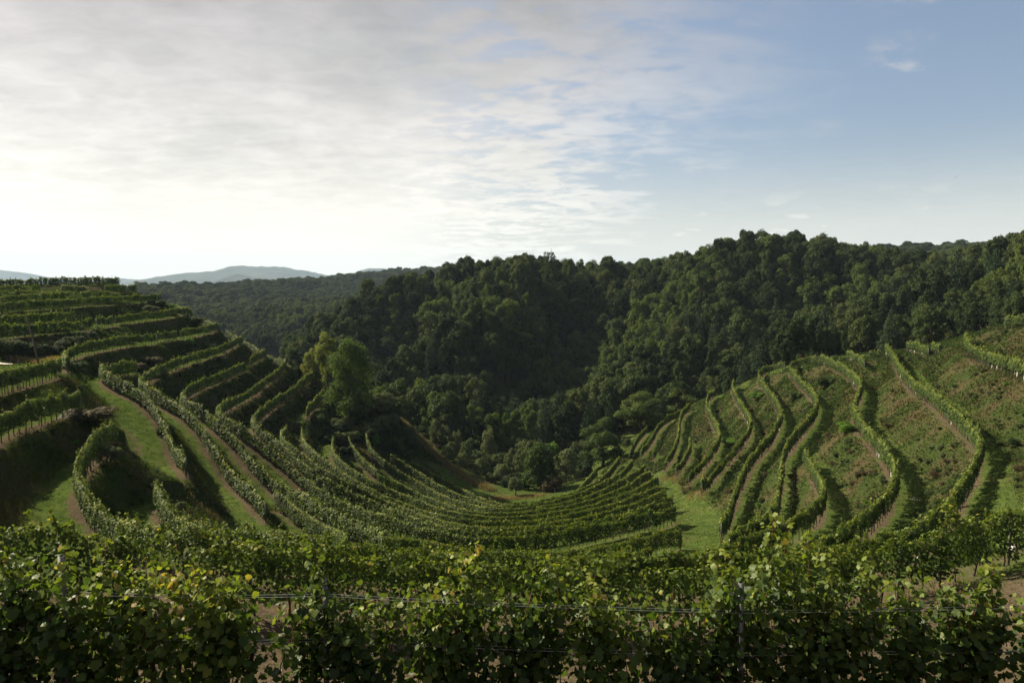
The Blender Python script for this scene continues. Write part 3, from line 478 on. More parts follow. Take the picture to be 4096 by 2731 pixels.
 'H3': [[(-17.1,41.7),(-14.9,40.2),(-12.4,39.1),(-9.7,38.7),(-7,38.5),(-4.3,38.6),(-1.6,38.8),(1.1,39.1),(3.8,39.4),(6.5,39.8)]],
 'F1': [[(-15,5.6),(-13.5,5.8),(-12,5.9),(-10.5,6.1),(-9,6.2),(-7.5,6.4),(-6,6.6),(-4.5,6.8),(-3,7),(-1.5,7.2),(-0,7.4),(1.5,7.4),(3,7.5),(4.5,7.5),(6,7.4),(7.5,7.3),(9,7.2),(10.5,7),(12,6.8),(13.5,6.6),(15,6.4)]],
 'F2': [[(-24,15),(-22.2,15.9),(-20.3,16.7),(-18.4,17.4),(-16.5,18),(-14.5,18.5),(-12.6,18.8),(-10.6,19.1),(-8.5,19.4),(-6.5,19.6),(-4.5,19.7),(-2.5,19.9),(-0.5,20),(1.5,20),(3.6,20.1),(5.6,20.2),(7.6,20.4),(9.6,20.8),(11.5,21.5),(13.3,22.2),(15.2,23.1),(17,24),(18.8,24.9),(20.5,25.9),(22.3,27),(24,28)]]}

_n = len(CP)
_xy = CP[:, :2] / 100
_d = np.linalg.norm(_xy[:, None] - _xy[None], axis=2)
_A = np.zeros((_n + 3, _n + 3))
_A[:_n, :_n] = np.where(_d > 0, _d * _d * np.log(_d + 1e-12), 0) + 0.0006 * np.eye(_n)
_A[:_n, _n] = 1
_A[:_n, _n + 1:] = _xy
_A[_n, :_n] = 1
_A[_n + 1:, :_n] = _xy.T
_W = np.linalg.solve(_A, np.concatenate([CP[:, 2], np.zeros(3)]))


def H(x, y):
    """large-scale height of the land"""
    x, y = np.broadcast_arrays(np.asarray(x, float), np.asarray(y, float))
    q = np.stack([x.ravel(), y.ravel()], 1) / 100
    o = []
    for i in range(0, len(q), 4000):
        s = q[i:i + 4000]
        d2 = ((s[:, None] - _xy[None]) ** 2).sum(2)
        o.append((0.5 * d2 * np.log(d2 + 1e-20)) @ _W[:_n] + _W[_n] + s @ _W[_n + 1:])
    return np.concatenate(o).reshape(x.shape)


def resample(p, step):
    p = np.asarray(p, float)
    d = np.concatenate([[0], np.cumsum(np.linalg.norm(np.diff(p, axis=0), axis=1))])
    n = max(2, int(round(d[-1] / step)) + 1)
    t = np.linspace(0, d[-1], n)
    return np.stack([np.interp(t, d, p[:, j]) for j in range(p.shape[1])], 1)


# ------------------------------------------------------------------ terraced land
GX0, GX1, GY0, GY1, GS = -152.0, 96.0, -8.0, 192.0, 0.7
gx = np.arange(GX0, GX1 + .01, GS)
gy = np.arange(GY0, GY1 + .01, GS)
GXX, GYY = np.meshgrid(gx, gy)
# evaluate the smooth land on a coarser lattice, then refine
cx, cy = np.arange(GX0 - 4, GX1 + 8, 2.1), np.arange(GY0 - 4, GY1 + 8, 2.1)
CZ = H(*np.meshgrid(cx, cy))


def bil(Z, x0, y0, s, x, y):
    fx = np.clip((np.asarray(x) - x0) / s, 0, Z.shape[1] - 1.001)
    fy = np.clip((np.asarray(y) - y0) / s, 0, Z.shape[0] - 1.001)
    ix, iy = fx.astype(int), fy.astype(int)
    u, v = fx - ix, fy - iy
    return (Z[iy, ix] * (1 - u) + Z[iy, ix + 1] * u) * (1 - v) + (Z[iy + 1, ix] * (1 - u) + Z[iy + 1, ix + 1] * u) * v


Z0 = bil(CZ, cx[0], cy[0], 2.1, GXX, GYY)
SH = Z0.shape
dlo = np.full(SH, 99.0)
dhi = np.full(SH, 99.0)
zlo = Z0.copy()
zhi = Z0.copy()
dmin = np.full(SH, 99.0)
ROWXYZ = {}
RPAD = 13.0
for rn, segs in ROWS.items():
    S = [resample(s, 1.0) for s in segs]
    ROWXYZ[rn] = S
    P = np.concatenate([resample(s, 0.8) for s in segs])
    pz = bil(CZ, cx[0], cy[0], 2.1, P[:, 0], P[:, 1])
    i0, i1 = [int(np.clip((v - GX0) / GS, 0, SH[1])) for v in (P[:, 0].min() - RPAD, P[:, 0].max() + RPAD)]
    j0, j1 = [int(np.clip((v - GY0) / GS, 0, SH[0])) for v in (P[:, 1].min() - RPAD, P[:, 1].max() + RPAD)]
    if i1 <= i0 or j1 <= j0:
        continue
    sub = (slice(j0, j1), slice(i0, i1))
    X, Y = GXX[sub].ravel(), GYY[sub].ravel()
    best = np.full(len(X), 1e9)
    bz = np.zeros(len(X))
    for k0 in range(0, len(X), 20000):
        q = slice(k0, k0 + 20000)
        d2 = (X[q, None] - P[None, :, 0]) ** 2 + (Y[q, None] - P[None, :, 1]) ** 2
        a = d2.argmin(1)
        best[q] = np.sqrt(d2[np.arange(len(a)), a])
        bz[q] = pz[a]
    best = best.reshape(SH2 := GXX[sub].shape)
    bz = bz.reshape(SH2)
    low = bz <= Z0[sub]
    u = low & (best < dlo[sub])
    dlo[sub] = np.where(u, best, dlo[sub])
    zlo[sub] = np.where(u, bz, zlo[sub])
    u = (~low) & (best < dhi[sub])
    dhi[sub] = np.where(u, best, dhi[sub])
    zhi[sub] = np.where(u, bz, zhi[sub])
    dmin[sub] = np.minimum(dmin[sub], best)
span = dlo + dhi
tt = dlo / np.maximum(span, 1e-6)
amount = sstep(span, 19, 13)
block = sstep(GXX, -24, -17) * sstep(GXX, 26, 22) * sstep(GYY, 34, 42) * sstep(GYY, 142, 134)
amount *= 1 - 0.75 * block
prof = sstep(tt, 0.34, 0.95)
ZT = zlo + (zhi - zlo) * prof
Z = Z0 + np.where(span < 19, (ZT - Z0) * amount, 0)
steep = np.where(span < 19, 6 * np.clip((tt - .34) / .61, 0, 1) * (1 - np.clip((tt - .34) / .61, 0, 1)), 0)   # 0..1.5 on the bank
gsl = np.hypot(*np.gradient(Z, GS))
BANK = np.clip(np.maximum(steep * .85 * amount, sstep(gsl, .45, .75)), 0, 1)
Z = Z + BANK * (fbm(GXX, GYY, .35, 3) * .45 + fbm(GXX, GYY, 1.0, 2) * .62) + fbm(GXX, GYY, .25, 3) * .18
SOIL = np.exp(-(dmin / np.where(GXX < 0, .74, .5)) ** 2) * (.62 + .6 * vnoise(GXX, GYY, .55)) * (1 - .3 * block)
# brown strip on the outer shoulder under each row
SOIL = np.maximum(SOIL, .58 * np.exp(-((tt - .9) / .07) ** 2) * amount * (span < 19))


def near_line(pts):
    P = resample(pts, .5)
    d = np.full(SH, 99.0)
    i0, i1 = int((P[:, 0].min() - 3 - GX0) / GS), int((P[:, 0].max() + 3 - GX0) / GS)
    j0, j1 = int((P[:, 1].min() - 3 - GY0) / GS), int((P[:, 1].max() + 3 - GY0) / GS)
    s = (slice(j0, j1), slice(i0, i1))
    d[s] = np.sqrt(((GXX[s][..., None] - P[:, 0]) ** 2 + (GYY[s][..., None] - P[:, 1]) ** 2).min(-1))
    return d


TRACK = [(-50.5, 80), (-48.5, 77.9), (-45.9, 75.8), (-43.5, 73.2), (-41.9, 72.0), (-38.6, 69.1), (-35, 63.5), (-32, 57)]
RUT2 = [(-46, 74.5), (-42.9, 70.6), (-41.1, 69.1), (-38.2, 65.7), (-34.3, 60.3), (-30, 53)]
for line in (TRACK, RUT2):
    SOIL = np.maximum(SOIL, (.55 + .55 * vnoise(GXX, GYY, .5)) * np.exp(-(near_line(line) / .5) ** 2))
STRIP = [(-24.6, 144), (-20.5, 141.5), (-17.6, 138.2), (-15.3, 136.9), (-12.0, 134.6), (-8.2, 132.5), (-5.1, 129.8)]
SOIL = np.maximum(SOIL, .8 * np.exp(-(near_line(STRIP) / .8) ** 2))
SOIL = np.maximum(SOIL, .75 * sstep(GYY, 27, 20) * (.75 + .5 * vnoise(GXX, GYY, 1.1)))
ALLOT = near_line([(27, 126), (26.5, 110), (23.5, 92), (22.5, 78), (19.5, 66), (16.5, 57)])
BANK = np.clip(BANK * sstep(ALLOT, .5, 2.0), 0, 1)
ROUGH = np.maximum(sstep(GYY, 141, 147) * sstep(GXX, -60, -45) * sstep(GXX, 20, 14), sstep(GYY, 119, 124) * sstep(GXX, -40, -36) * sstep(GXX - .9 * (134 - GYY), -15, -21))
ROUGH = np.maximum(ROUGH, sstep(GXX - np.interp(GYY, [25, 40, 60, 75, 100, 130], [22, 28, 41.5, 48, 60, 76]), 1.5, 4.0) * sstep(GYY, 24, 30))
BANK = np.maximum(BANK, .8 * ROUGH)

nx, ny = len(gx), len(gy)
idx = np.arange(nx * ny).reshape(ny, nx)
F = np.stack([idx[:-1, :-1], idx[:-1, 1:], idx[1:, 1:], idx[1:, :-1]], -1).reshape(-1, 4)
V = np.stack([GXX, GYY, Z], -1).reshape(-1, 3)
obj('terraced_hillside', new_mesh('terraced_hillside', V, F, M['ground'], vert_attr={'bank': BANK.ravel(), 'soil': np.clip(SOIL, 0, 1).ravel()}, smooth=True),
    kind='structure')


def ground(x, y):
    return bil(Z, GX0, GY0, GS, x, y)


def gz(x, y):
    return float(ground(np.array([x]), np.array([y]))[0])


def land(x, y):
    """height anywhere"""
    x, y = np.asarray(x, float), np.asarray(y, float)
    ins = (x > GX0 + 1) & (x < GX1 - 1) & (y > GY0 + 1) & (y < GY1 - 1)
    return np.where(ins, ground(x, y), H(x, y))


# wider wooded hills
ax = np.unique(np.concatenate([np.arange(-900, -300, 40), np.arange(-300, 330, 7), np.arange(330, 901, 40)]))
ay = np.unique(np.concatenate([np.arange(-120, 0, 12), np.arange(0, 520, 7), np.arange(520, 1701, 30)]))
AX, AY = np.meshgrid(ax, ay)


def relief(x, y):
    return fbm(x, y, .0085, 3) * 15 * sstep(y, 560, 720)


AZ = H(AX, AY) + fbm(AX, AY, .03, 3) * 3 * sstep(AY, 200, 260) + relief(AX, AY)
ins = sstep(AX, GX0, GX0 + 9) * sstep(AX, GX1, GX1 - 9) * sstep(AY, GY0, GY0 + 9) * sstep(AY, GY1, GY1 - 9)
AZ -= 5 * sstep(ins, .3, 1.0)
ia = np.arange(AX.size).reshape(AX.shape)
FA = np.stack([ia[:-1, :-1], ia[:-1, 1:], ia[1:, 1:], ia[1:, :-1]], -1).reshape(-1, 4)
obj('wooded_hills', new_mesh('wooded_hills', np.stack([AX, AY, AZ], -1).reshape(-1, 3), FA, M['forest_floor'], smooth=True), kind='structure')

# land to the horizon
gm = MB()
gm.v = [(-15000, -1200, -75), (15000, -1200, -75), (15000, 12900, -75), (-15000, 12900, -75)]
gm.f = [(0, 1, 2, 3)]
obj('valley_floor', gm.mesh('valley_floor', M['plain']), kind='structure')


def mountain(name, D, prof, depth, seed):
    """prof: (direction x/y, height/distance) pairs of the skyline"""
    prof = np.array(prof)
    t = np.linspace(prof[0, 0], prof[-1, 0], 260)
    h = np.interp(t, prof[:, 0], prof[:, 1]) * D * (1 + .10 * fbm(t * 30 + seed, t * 0 + 2.0, 1.0, 5)) + 14 * fbm(t * 160 + seed, t * 0, 1.0, 3)
    X = t * D
    v = np.linspace(-1, 1, 40)
    XX, VV = np.meshgrid(X, v)
    HH = np.broadcast_to(h, XX.shape)
    shape = (1 - np.abs(VV)) ** 0.8
    rough = fbm(XX + seed, VV * depth, 2.2 / depth, 6)
    YY = D + VV * depth + rough * depth * .35 * (1 - shape)
    base = -80
    ZZ = base + (HH - base) * shape * (1 + .55 * rough * (1 - shape ** 3)) + fbm(XX + seed, YY, 14 / depth, 5) * .16 * (HH - base)
    ii = np.arange(XX.size).reshape(XX.shape)
    FF = np.stack([ii[:-1, :-1], ii[:-1, 1:], ii[1:, 1:], ii[1:, :-1]], -1).reshape(-1, 4)
    obj(name, new_mesh(name, np.stack([XX, YY, ZZ], -1).reshape(-1, 3), FF, M['mountain'], smooth=True), kind='structure')


def pr(*uv):
    return [((u - 1176) / 1568, (658 - v) / 1568) for u, v in uv]


mountain('mountains', 9000, pr((250, 672), (330, 652), (400, 633), (450, 625), (500, 624), (550, 612), (600, 614), (650, 613), (700, 622), (760, 633), (810, 627),
                               (850, 618), (900, 619), (970, 620), (1060, 628), (1150, 640)), 1900, 3.3)
mountain('mountains', 6500, pr((450, 668), (500, 652), (545, 631), (575, 636), (600, 645), (640, 644), (690, 637), (730, 645), (800, 652), (900, 662)), 1000, 91.0)
mountain('mountains', 11000, pr((-300, 625), (-100, 618), (0, 621), (60, 626), (110, 637), (180, 646), (240, 645), (280, 639), (320, 641), (400, 655), (800, 660), (1080, 640),
                                (1150, 612), (1190, 604), (1230, 603), (1290, 607), (1340, 608), (1375, 610), (1440, 622), (1520, 640)), 1500, 40.0)

# ------------------------------------------------------------------ vine rows
LABEL = {
 'F1': ("nearest vine row along the bottom edge, large distinct leaves, grey posts and wires", 'front'),
 'F2': ("second vine row, leafy band just behind the nearest row", 'front'),
 'H1': ("hooked vine row curling round the brown brushy mound at lower left", 'front'),
 'H2': ("vine row with yellowing tips starting on the grass below the track ruts", 'front'),
 'H3': ("vine row along the lower edge of the grass slope with the straw patch", 'front'),
 'X2': ("short vine row ending left of the last vines beside the green path", 'bowl'),
 'X1': ("lowest long bowl row ending with a bare twisted trunk by the green path", 'bowl'),
 'W1': ("short detached row with bare trunks and pale posts low on the left of the bowl", 'bowl'),
 'L1': ("topmost vine row on the left hill, standing against the sky", 'left'),
 'L2': ("broken vine row just under the skyline row, last clump standing apart", 'left'),
 'L3': ("short ragged vine row between two longer rows near the left hilltop", 'left'),
 'L4': ("vine row in three pieces above the straight fourth terrace row", 'left'),
 'L5': ("long straight terrace row over the first wide dark bank on the left hill", 'left'),
 'L6': ("short terrace row behind the leaning pole, ending at a bare post", 'left'),
 'L7': ("terrace row with an orange-tinged vine standing alone in its gap", 'left'),
 'L8': ("terrace row that starts in a tight hook beside the dry grass corner", 'left'),
 'L9': ("vine row with bare stems below the pale road and wooden fence posts", 'left'),
 'L9b': ("vine row at the left edge between two brown banks, below the roadside row", 'left'),
 'L10': ("vine row running down the right side of the rutted grass track", 'left'),
 'L11': ("long row looping round the hill nose and ending at a dark post near straw grass", 'left'),
 'L12': ("looped vine row broken by a gap beside rust coloured weeds", 'left'),
 'L13': ("looped row whose far end lies under the small round trees", 'left'),
 'L14': ("lowest full loop, its far end running up to the yellow trees", 'left'),
 'L15': ("short steep row standing just left of the tall fine-leaved tree", 'left'),
 'S7': ("bowl row with a bushy bent-over head at its upper end", 'bowl'),
 'S6': ("bowl row starting beside the shrubby bank with a bare soil strip", 'bowl'),
 'S5': ("bowl row starting with a shadow spot on bright grass beside it", 'bowl'),
 'S4': ("bowl row with a grassy gap and a lone post at its break", 'bowl'),
 'S3': ("bowl row whose tip rises beside the dark shrubs and the fresh green bush", 'bowl'),
 'S1': ("bowl row starting at the foot of the dark shrub slope", 'bowl'),
 'S2': ("outermost long bowl row, running below the brown weedy strip", 'bowl'),
 'E1': ("short outer row rising towards the wooden stakes at the bowl's far right", 'bowl'),
 'R1': ("farthest short row on the right slope, next to the feathery trees", 'right'),
 'R2': ("second right slope row climbing to the wood edge", 'right'),
 'R2b': ("tiny stub of a row alone between two longer rows on the right slope", 'right'),
 'R3': ("right slope row rising nearly straight and bending at its hooked top", 'right'),
 'R4': ("short right slope row that stops halfway up the bank", 'right'),
 'R5': ("right slope row bent like a boomerang with a brown bank on its left", 'right'),
 'R6': ("right slope row below a bright green weedy patch", 'right'),
 'R7': ("right slope row with many white guards at its middle bend", 'right'),
 'R8': ("S-shaped right slope row with white guards along its lower half", 'right'),
 'R9': ("shorter right slope row whose upper end stops on the bank", 'right'),
 'R10': ("long wavy right slope row with a sharp double bend near its top", 'right'),
 'R11': ("outermost long right slope row, bulging to the right with a broad shadow", 'right'),
 'R11b': ("short row near the crest with one white guard and an end post", 'right'),
 'R12': ("small row on the crest ending in a corner with white guards", 'right'),
 'R13': ("row under the topmost bank at the right edge, guards along its foot", 'right'),
 'R14': ("highest right-hand row, half cut off by the right edge", 'right'),
}
GROUPS = {'front': 'vine rows in front', 'bowl': 'vine rows in the bowl', 'left': 'vine rows on the left hill', 'right': 'vine rows on the right slope'}

post_me = MB().box((0, 0, .9), (.05, .04, 1.84)).mesh('post', M['post_metal'])
post_dk = MB().box((0, 0, .92), (.065, .065, 1.9)).mesh('post', M['post_dark'])
trunk_mes = []
for k in range(5):
    r = random.Random(k)
    pts = [(0, 0, -.08)]
    x = y = 0
    for z in (.2, .45, .7, .95):
        x += r.uniform(-.05, .05)
        y += r.uniform(-.05, .05)
        pts.append((x, y, z))
    trunk_mes.append(MB().tube(pts, [.045, .036, .032, .03, .022], 5).mesh('trunk', M['vine_wood']))
gm = MB().tube([(0, 0, -.02), (0, 0, .48)], .055, 8)
guard_me = gm.mesh('vine_guard', M['guard'])
gm = MB().tube([(0, 0, -.02), (0, 0, .62)], .065, 8)
guard_me2 = gm.mesh('vine_guard', M['guard'])


def foliage(S, rng, dens, size, hb=.62, ht=1.98, half=.30, shoots=.07, gapf=.03, topj=.06, make=cards, k=4):
    """leaf cards of one trellised row; S = list of (n,2) centre lines"""
    Vs, Ts = [], []
    for s in S:
        d = np.concatenate([[0], np.cumsum(np.linalg.norm(np.diff(s, axis=0), axis=1))])
        L = d[-1]
        nv = max(2, int(L / .95))
        ctr = (np.arange(nv) + .5) * L / nv + rng.normal(0, .08, nv)
        vig = np.clip(rng.normal(1, .17, nv), .60, 1.35)
        drop = rng.random(nv) < gapf
        topv = ht * np.clip(1 + rng.normal(0, topj, nv) + .10 * (vnoise(ctr, 0 * ctr + L, .23) - .5), .8, 1.14)
        botv = hb + rng.normal(0, .10, nv)
        vt = rng.random(nv) * .34 - .17
        n = int(L * dens)
        i = rng.integers(0, nv, n)
        i = i[(~drop[i]) | (rng.random(len(i)) < .25)]
        n = len(i)
        a = np.clip(ctr[i] + rng.normal(0, .33, n) + .1 * np.sin(i * 7.1), 0, L)
        q = rng.beta(1.15, .95, n)
        h = botv[i] + (topv[i] - botv[i]) * q
        wd = half * vig[i] * (1.12 - .55 * q ** 2) * (.75 + .5 * vnoise(a, h * 1.3 + L, 2.2))
        side = np.where(rng.random(n) < .5, -1, 1)
        u = np.sqrt(rng.random(n))
        lat = side * u * wd
        # long shoots that stick out over the top
        m = rng.random(n) < shoots
        kq = rng.random(n)
        sp = rng.integers(0, max(2, int(L * 1.6)), n)
        spos = (np.random.default_rng(5).random(max(2, int(L * 1.6)) + 1) * L)[sp]
        shh = (.15 + .5 * np.random.default_rng(6).random(max(2, int(L * 1.6)) + 1) ** 2)[sp]
        lean = (np.random.default_rng(8).random(max(2, int(L * 1.6)) + 1) - .5)[sp]
        a = np.where(m, np.clip(spos + lean * kq * .5 + rng.normal(0, .04, n), 0, L), a)
        h = np.where(m, np.interp(a, ctr, topv) - .15 + kq * (shh + .15), h)
        lat = np.where(m, lean * kq * .5 + rng.normal(0, .04, n), lat)
        cx_, cy_ = np.interp(a, d, s[:, 0]), np.interp(a, d, s[:, 1])
        e = .6
        tx = np.interp(np.minimum(a + e, L), d, s[:, 0]) - np.interp(np.maximum(a - e, 0), d, s[:, 0])
        ty = np.interp(np.minimum(a + e, L), d, s[:, 1]) - np.interp(np.maximum(a - e, 0), d, s[:, 1])
        tl = np.hypot(tx, ty) + 1e-9
        nxx, nyy = -ty / tl, tx / tl
        P = np.stack([cx_ + nxx * lat, cy_ + nyy * lat, ground(cx_, cy_) + h], 1)
        N = np.stack([nxx * side * .85, nyy * side * .85, np.full(n, .42) + .5 * q ** 3], 1) + rng.normal(0, .42, (n, 3))
        sz = size * (0.72 + .55 * rng.random(n))
        Vq, _ = make(P, N, sz, rng)
        Vs.append(Vq)
        tint = .22 + .15 * rng.normal(size=n) + vt[i] * .7 + .18 * q ** 2 + (.30 if topj < .05 else .24) * q ** 5 + .26 * m  # top leaves paler: young growth, plus sunlit row caps painted into the tint
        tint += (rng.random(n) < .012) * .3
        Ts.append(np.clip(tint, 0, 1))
    V = np.concatenate(Vs)
    return V, np.arange(len(V)).reshape(-1, k), np.concatenate(Ts)


def along(S, step, rng, jit=0.0):
    o = []
    for s in S:
        d = np.concatenate([[0], np.cumsum(np.linalg.norm(np.diff(s, axis=0), axis=1))])
        n = max(1, int(round(d[-1] / step)))
        a = np.clip(np.linspace(0, d[-1], n + 1) + rng.normal(0, jit, n + 1) if jit else np.linspace(0, d[-1], n + 1), 0, d[-1])
        for v in a:
            o.append((float(np.interp(v, d, s[:, 0])), float(np.interp(v, d, s[:, 1]))))
    return o


WHITE = {'R3': .10, 'R5': .05, 'R6': .13, 'R7': .16, 'R8': .2, 'R10': .08, 'R11': .12, 'R11b': .12, 'R12': .35, 'R13': .16, 'R14': .4, 'R1': .0, 'R4': .04, 'L9b': .06}
BARE = {'L9', 'L9b', 'H1', 'L5', 'L7', 'L8'}
NAMED_TRUNKS = {'H1', 'L9', 'L9b', 'W1', 'X1', 'L10', 'F2', 'R11', 'R10', 'H2', 'L7', 'R9'}
for rn, S in ROWXYZ.items():
    if rn == 'F1':
        continue
    rng = np.random.default_rng(abs(hash(rn)) % 1000 if False else sum(ord(c) * (i + 3) for i, c in enumerate(rn)))
    P = np.concatenate(S)
    dist = float(np.median(np.hypot(P[:, 0], P[:, 1])))
    nearest = float(np.min(np.hypot(P[:, 0], P[:, 1])))
    lab, grp = LABEL[rn]
    root = thing('vine_row', lab, 'vine row', (float(P[0, 0]), float(P[0, 1]), gz(P[0, 0], P[0, 1])), GROUPS[grp])
    inv = np.array(root.location)
    size = float(np.clip(.0013 * dist + .032, .10, .20))
    if rn == 'F2':
        size = .125
    if rn in ('H1', 'H2', 'H3', 'X2'):
        size = .12
    dens = (7.6 if dist > 42 else 8.4) / (size * size)
    hb = .72 if rn in BARE else (.80 if grp == 'right' else .62 if grp == 'left' else .45)
    half = {'right': .24, 'left': .22, 'bowl': .22}.get(grp, .26)
    ht = {'left': 1.95, 'right': 2.0, 'bowl': 1.92}.get(grp, 2.05)
    if rn == 'L1':
        hb, half, dens = .05, .4, dens * 1.8
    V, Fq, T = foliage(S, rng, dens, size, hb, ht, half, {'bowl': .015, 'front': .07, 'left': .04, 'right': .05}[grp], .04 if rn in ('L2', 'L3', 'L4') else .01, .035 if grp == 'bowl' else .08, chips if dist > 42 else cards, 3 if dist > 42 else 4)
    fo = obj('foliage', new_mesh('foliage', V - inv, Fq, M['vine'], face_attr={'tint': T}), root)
    fo['kind'] = 'stuff'
    step = 6.5
    for k, (x, y) in enumerate(along(S, step, rng)):
        p = obj('post', post_me if (k * 7 + len(rn)) % 3 else post_dk, root, (x - inv[0], y - inv[1], gz(x, y) - inv[2]))
        p.rotation_euler = (rng.normal(0, .02), rng.normal(0, .02), rng.random() * 3)
    tr = along(S, .95, rng, .06)
    if rn in NAMED_TRUNKS:
        for k, (x, y) in enumerate(tr):
            p = obj('trunk', trunk_mes[k % 5], root, (x - inv[0], y - inv[1], gz(x, y) - inv[2]))
            p.rotation_euler = (0, 0, rng.random() * 6.28)
    else:
        tb = MB()
        for x, y in tr:
            z = gz(x, y)
            j = rng.normal(0, .05, 4)
            tb.tube([(x - inv[0], y - inv[1], z - .06 - inv[2]), (x + j[0] - inv[0], y + j[1] - inv[1], z + .45 - inv[2]), (x + j[2] - inv[0], y + j[3] - inv[1], z + .95 - inv[2])], [.045, .034, .026], 4)
        t = obj('trunk', tb.mesh('trunk', M['vine_wood']), root)
        t['kind'] = 'stuff'
    if rn in WHITE:
        for k, (x, y) in enumerate(tr):
            if rng.random() < WHITE[rn]:
                obj('vine_guard', guard_me if k % 3 else guard_me2, root, (x - inv[0] + .04, y - inv[1] + .02, gz(x, y) - inv[2]))

# ------------------------------------------------------------------ the nearest row, leaf by leaf
def grape_leaf(seed):
    """five-lobed cupped leaf about 1 across, stalk at the origin, tip towards +Y"""
    r = random.Random(seed)
    out = [(0.0, -.04), (.19, -.17), (.37, -.10), (.40, .04), (.50, .17), (.47, .33), (.34, .44), (.27, .60), (.10, .70), (.0, .80), (-.10, .70),
           (-.27, .60), (-.34, .44), (-.47, .33), (-.50, .17), (-.40, .04), (-.37, -.10), (-.19, -.17)]
    v = [(0, .16, 0.0)]
    cup, twist = r.uniform(-.35, .55), r.uniform(-.5, .5)
    for x, y in out:
        x *= r.uniform(.92, 1.08)
        y *= r.uniform(.95, 1.05)
        z = cup * (x * x + .6 * (y - .2) ** 2) - .16 * abs(x) + twist * x * y + r.uniform(-.04, .04)
        v.append((x, y, z))
    n = len(out)
    f = [(0, 1 + k, 1 + (k + 1) % n) for k in range(n)]
    return np.array(v), np.array(f)


LEAVES = [grape_leaf(k) for k in range(8)]


def place_leaves(P, N, size, rng):
    n = len(P)
    N = unit(N)
    r = rng.normal(size=(n, 3)) * .6
    r[:, 2] -= .9
    T = unit(r - (r * N).sum(1, keepdims=True) * N)
    B = np.cross(T, N)
    which = rng.integers(0, len(LEAVES), n)
    return which, B, T, N


rngf = np.random.default_rng(42)
F1 = np.array(ROWS['F1'][0])
lab, grp = LABEL['F1']
o0 = np.array((0.0, 7.4, gz(0, 7.4)))
row1 = thing('vine_row', lab, 'vine row', tuple(o0), GROUPS[grp])
line = resample(F1, .05)
dl = np.concatenate([[0], np.cumsum(np.linalg.norm(np.diff(line, axis=0), axis=1))])
LT = dl[-1]
# tall shoots of the photograph: (x, extra height)
TALL = [(-2.2, .42), (-.62, .40), (.22, .30), (2.55, .45), (2.95, .78), (3.35, .55), (4.05, .30), (5.3, .34), (-5.0, .25), (-4.4, .35), (-3.5, .15), (.9, .15)]


def top_profile(x):
    base = np.interp(x, [-9, -5.4, -4.2, -3.6, -2.5, -1.6, -.8, .2, 1.2, 1.75, 2.3, 2.8, 3.6, 4.5, 5.6, 9], [1.85, 1.86, 1.84, 1.70, 1.66, 1.76, 1.84, 1.88, 1.80, 1.64, 1.80, 1.94, 1.90, 1.87, 1.84, 1.86])
    return base


LP, LN, LS, LTI = [], [], [], []
canes = MB()
for v in np.arange(.3, LT, .92):
    x0, y0 = np.interp(v, dl, line[:, 0]), np.interp(v, dl, line[:, 1])
    nc = 11
    vt = rngf.normal(0, .07)
    cl = [(float(np.clip(rngf.normal(0, .34), -.58, .58)), None) for _ in range(nc)]
    for tx, ex in TALL:
        if abs(tx - x0) < .46:
            cl.append((tx - x0, ex))
            cl.append((tx - x0 + .06, ex * .8))
    for off, ex in cl:
        a0 = v + off
        z = .55 + rngf.uniform(-.12, .15)
        x, y = np.interp(a0, dl, line[:, 0]), np.interp(a0, dl, line[:, 1]) + rngf.normal(0, .06)
        top = top_profile(x) * rngf.uniform(.80, 1.09) if ex is None else top_profile(x) + ex
        lx, ly = rngf.normal(0, .10), rngf.normal(0, .11)
        gz0 = gz(x, y)
        pts = []
        nst = int((top - z) / .075)
        for k in range(nst + 1):
            f = k / max(1, nst)
            wob = .05 * math.sin(5 * f + off * 9)
            pts.append((x + lx * f + wob, y + ly * f + .04 * math.cos(4 * f + off * 7), gz0 + z + (top - z) * f))
        canes.tube([np.array(p) - o0 for p in pts[::3] + pts[-1:]], list(np.linspace(.0065, .0025, len(pts[::3]) + 1)), 4)
        for k, p in enumerate(pts):
            f = k / max(1, nst)
            for rep in range(7 if f > .04 else 3):
                if rngf.random() < (.95 if rep == 0 else .80):
                    ang = rngf.uniform(0, 6.283)
                    pet = rngf.uniform(.04, .24) * (1.0 if ex is None or f < .75 else .5)
                    q = np.array(p) + np.array((math.cos(ang) * pet, math.sin(ang) * pet * 1.0, rngf.normal(.0, .03)))
                    LP.append(q)
                    n = np.array((math.cos(ang) * .7, math.sin(ang) * .7, .6)) + rngf.normal(0, .6, 3)
                    LN.append(n)
                    LS.append(rngf.uniform(.062, .122) * (1 - .35 * max(0, f - .7) / .3))
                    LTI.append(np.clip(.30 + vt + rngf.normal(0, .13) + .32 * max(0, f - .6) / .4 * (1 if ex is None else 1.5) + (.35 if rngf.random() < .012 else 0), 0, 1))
LP, LN, LS, LTI = np.array(LP), np.array(LN), np.array(LS), np.array(LTI)
which, LB, LTg, LNn = place_leaves(LP, LN, LS, rngf)
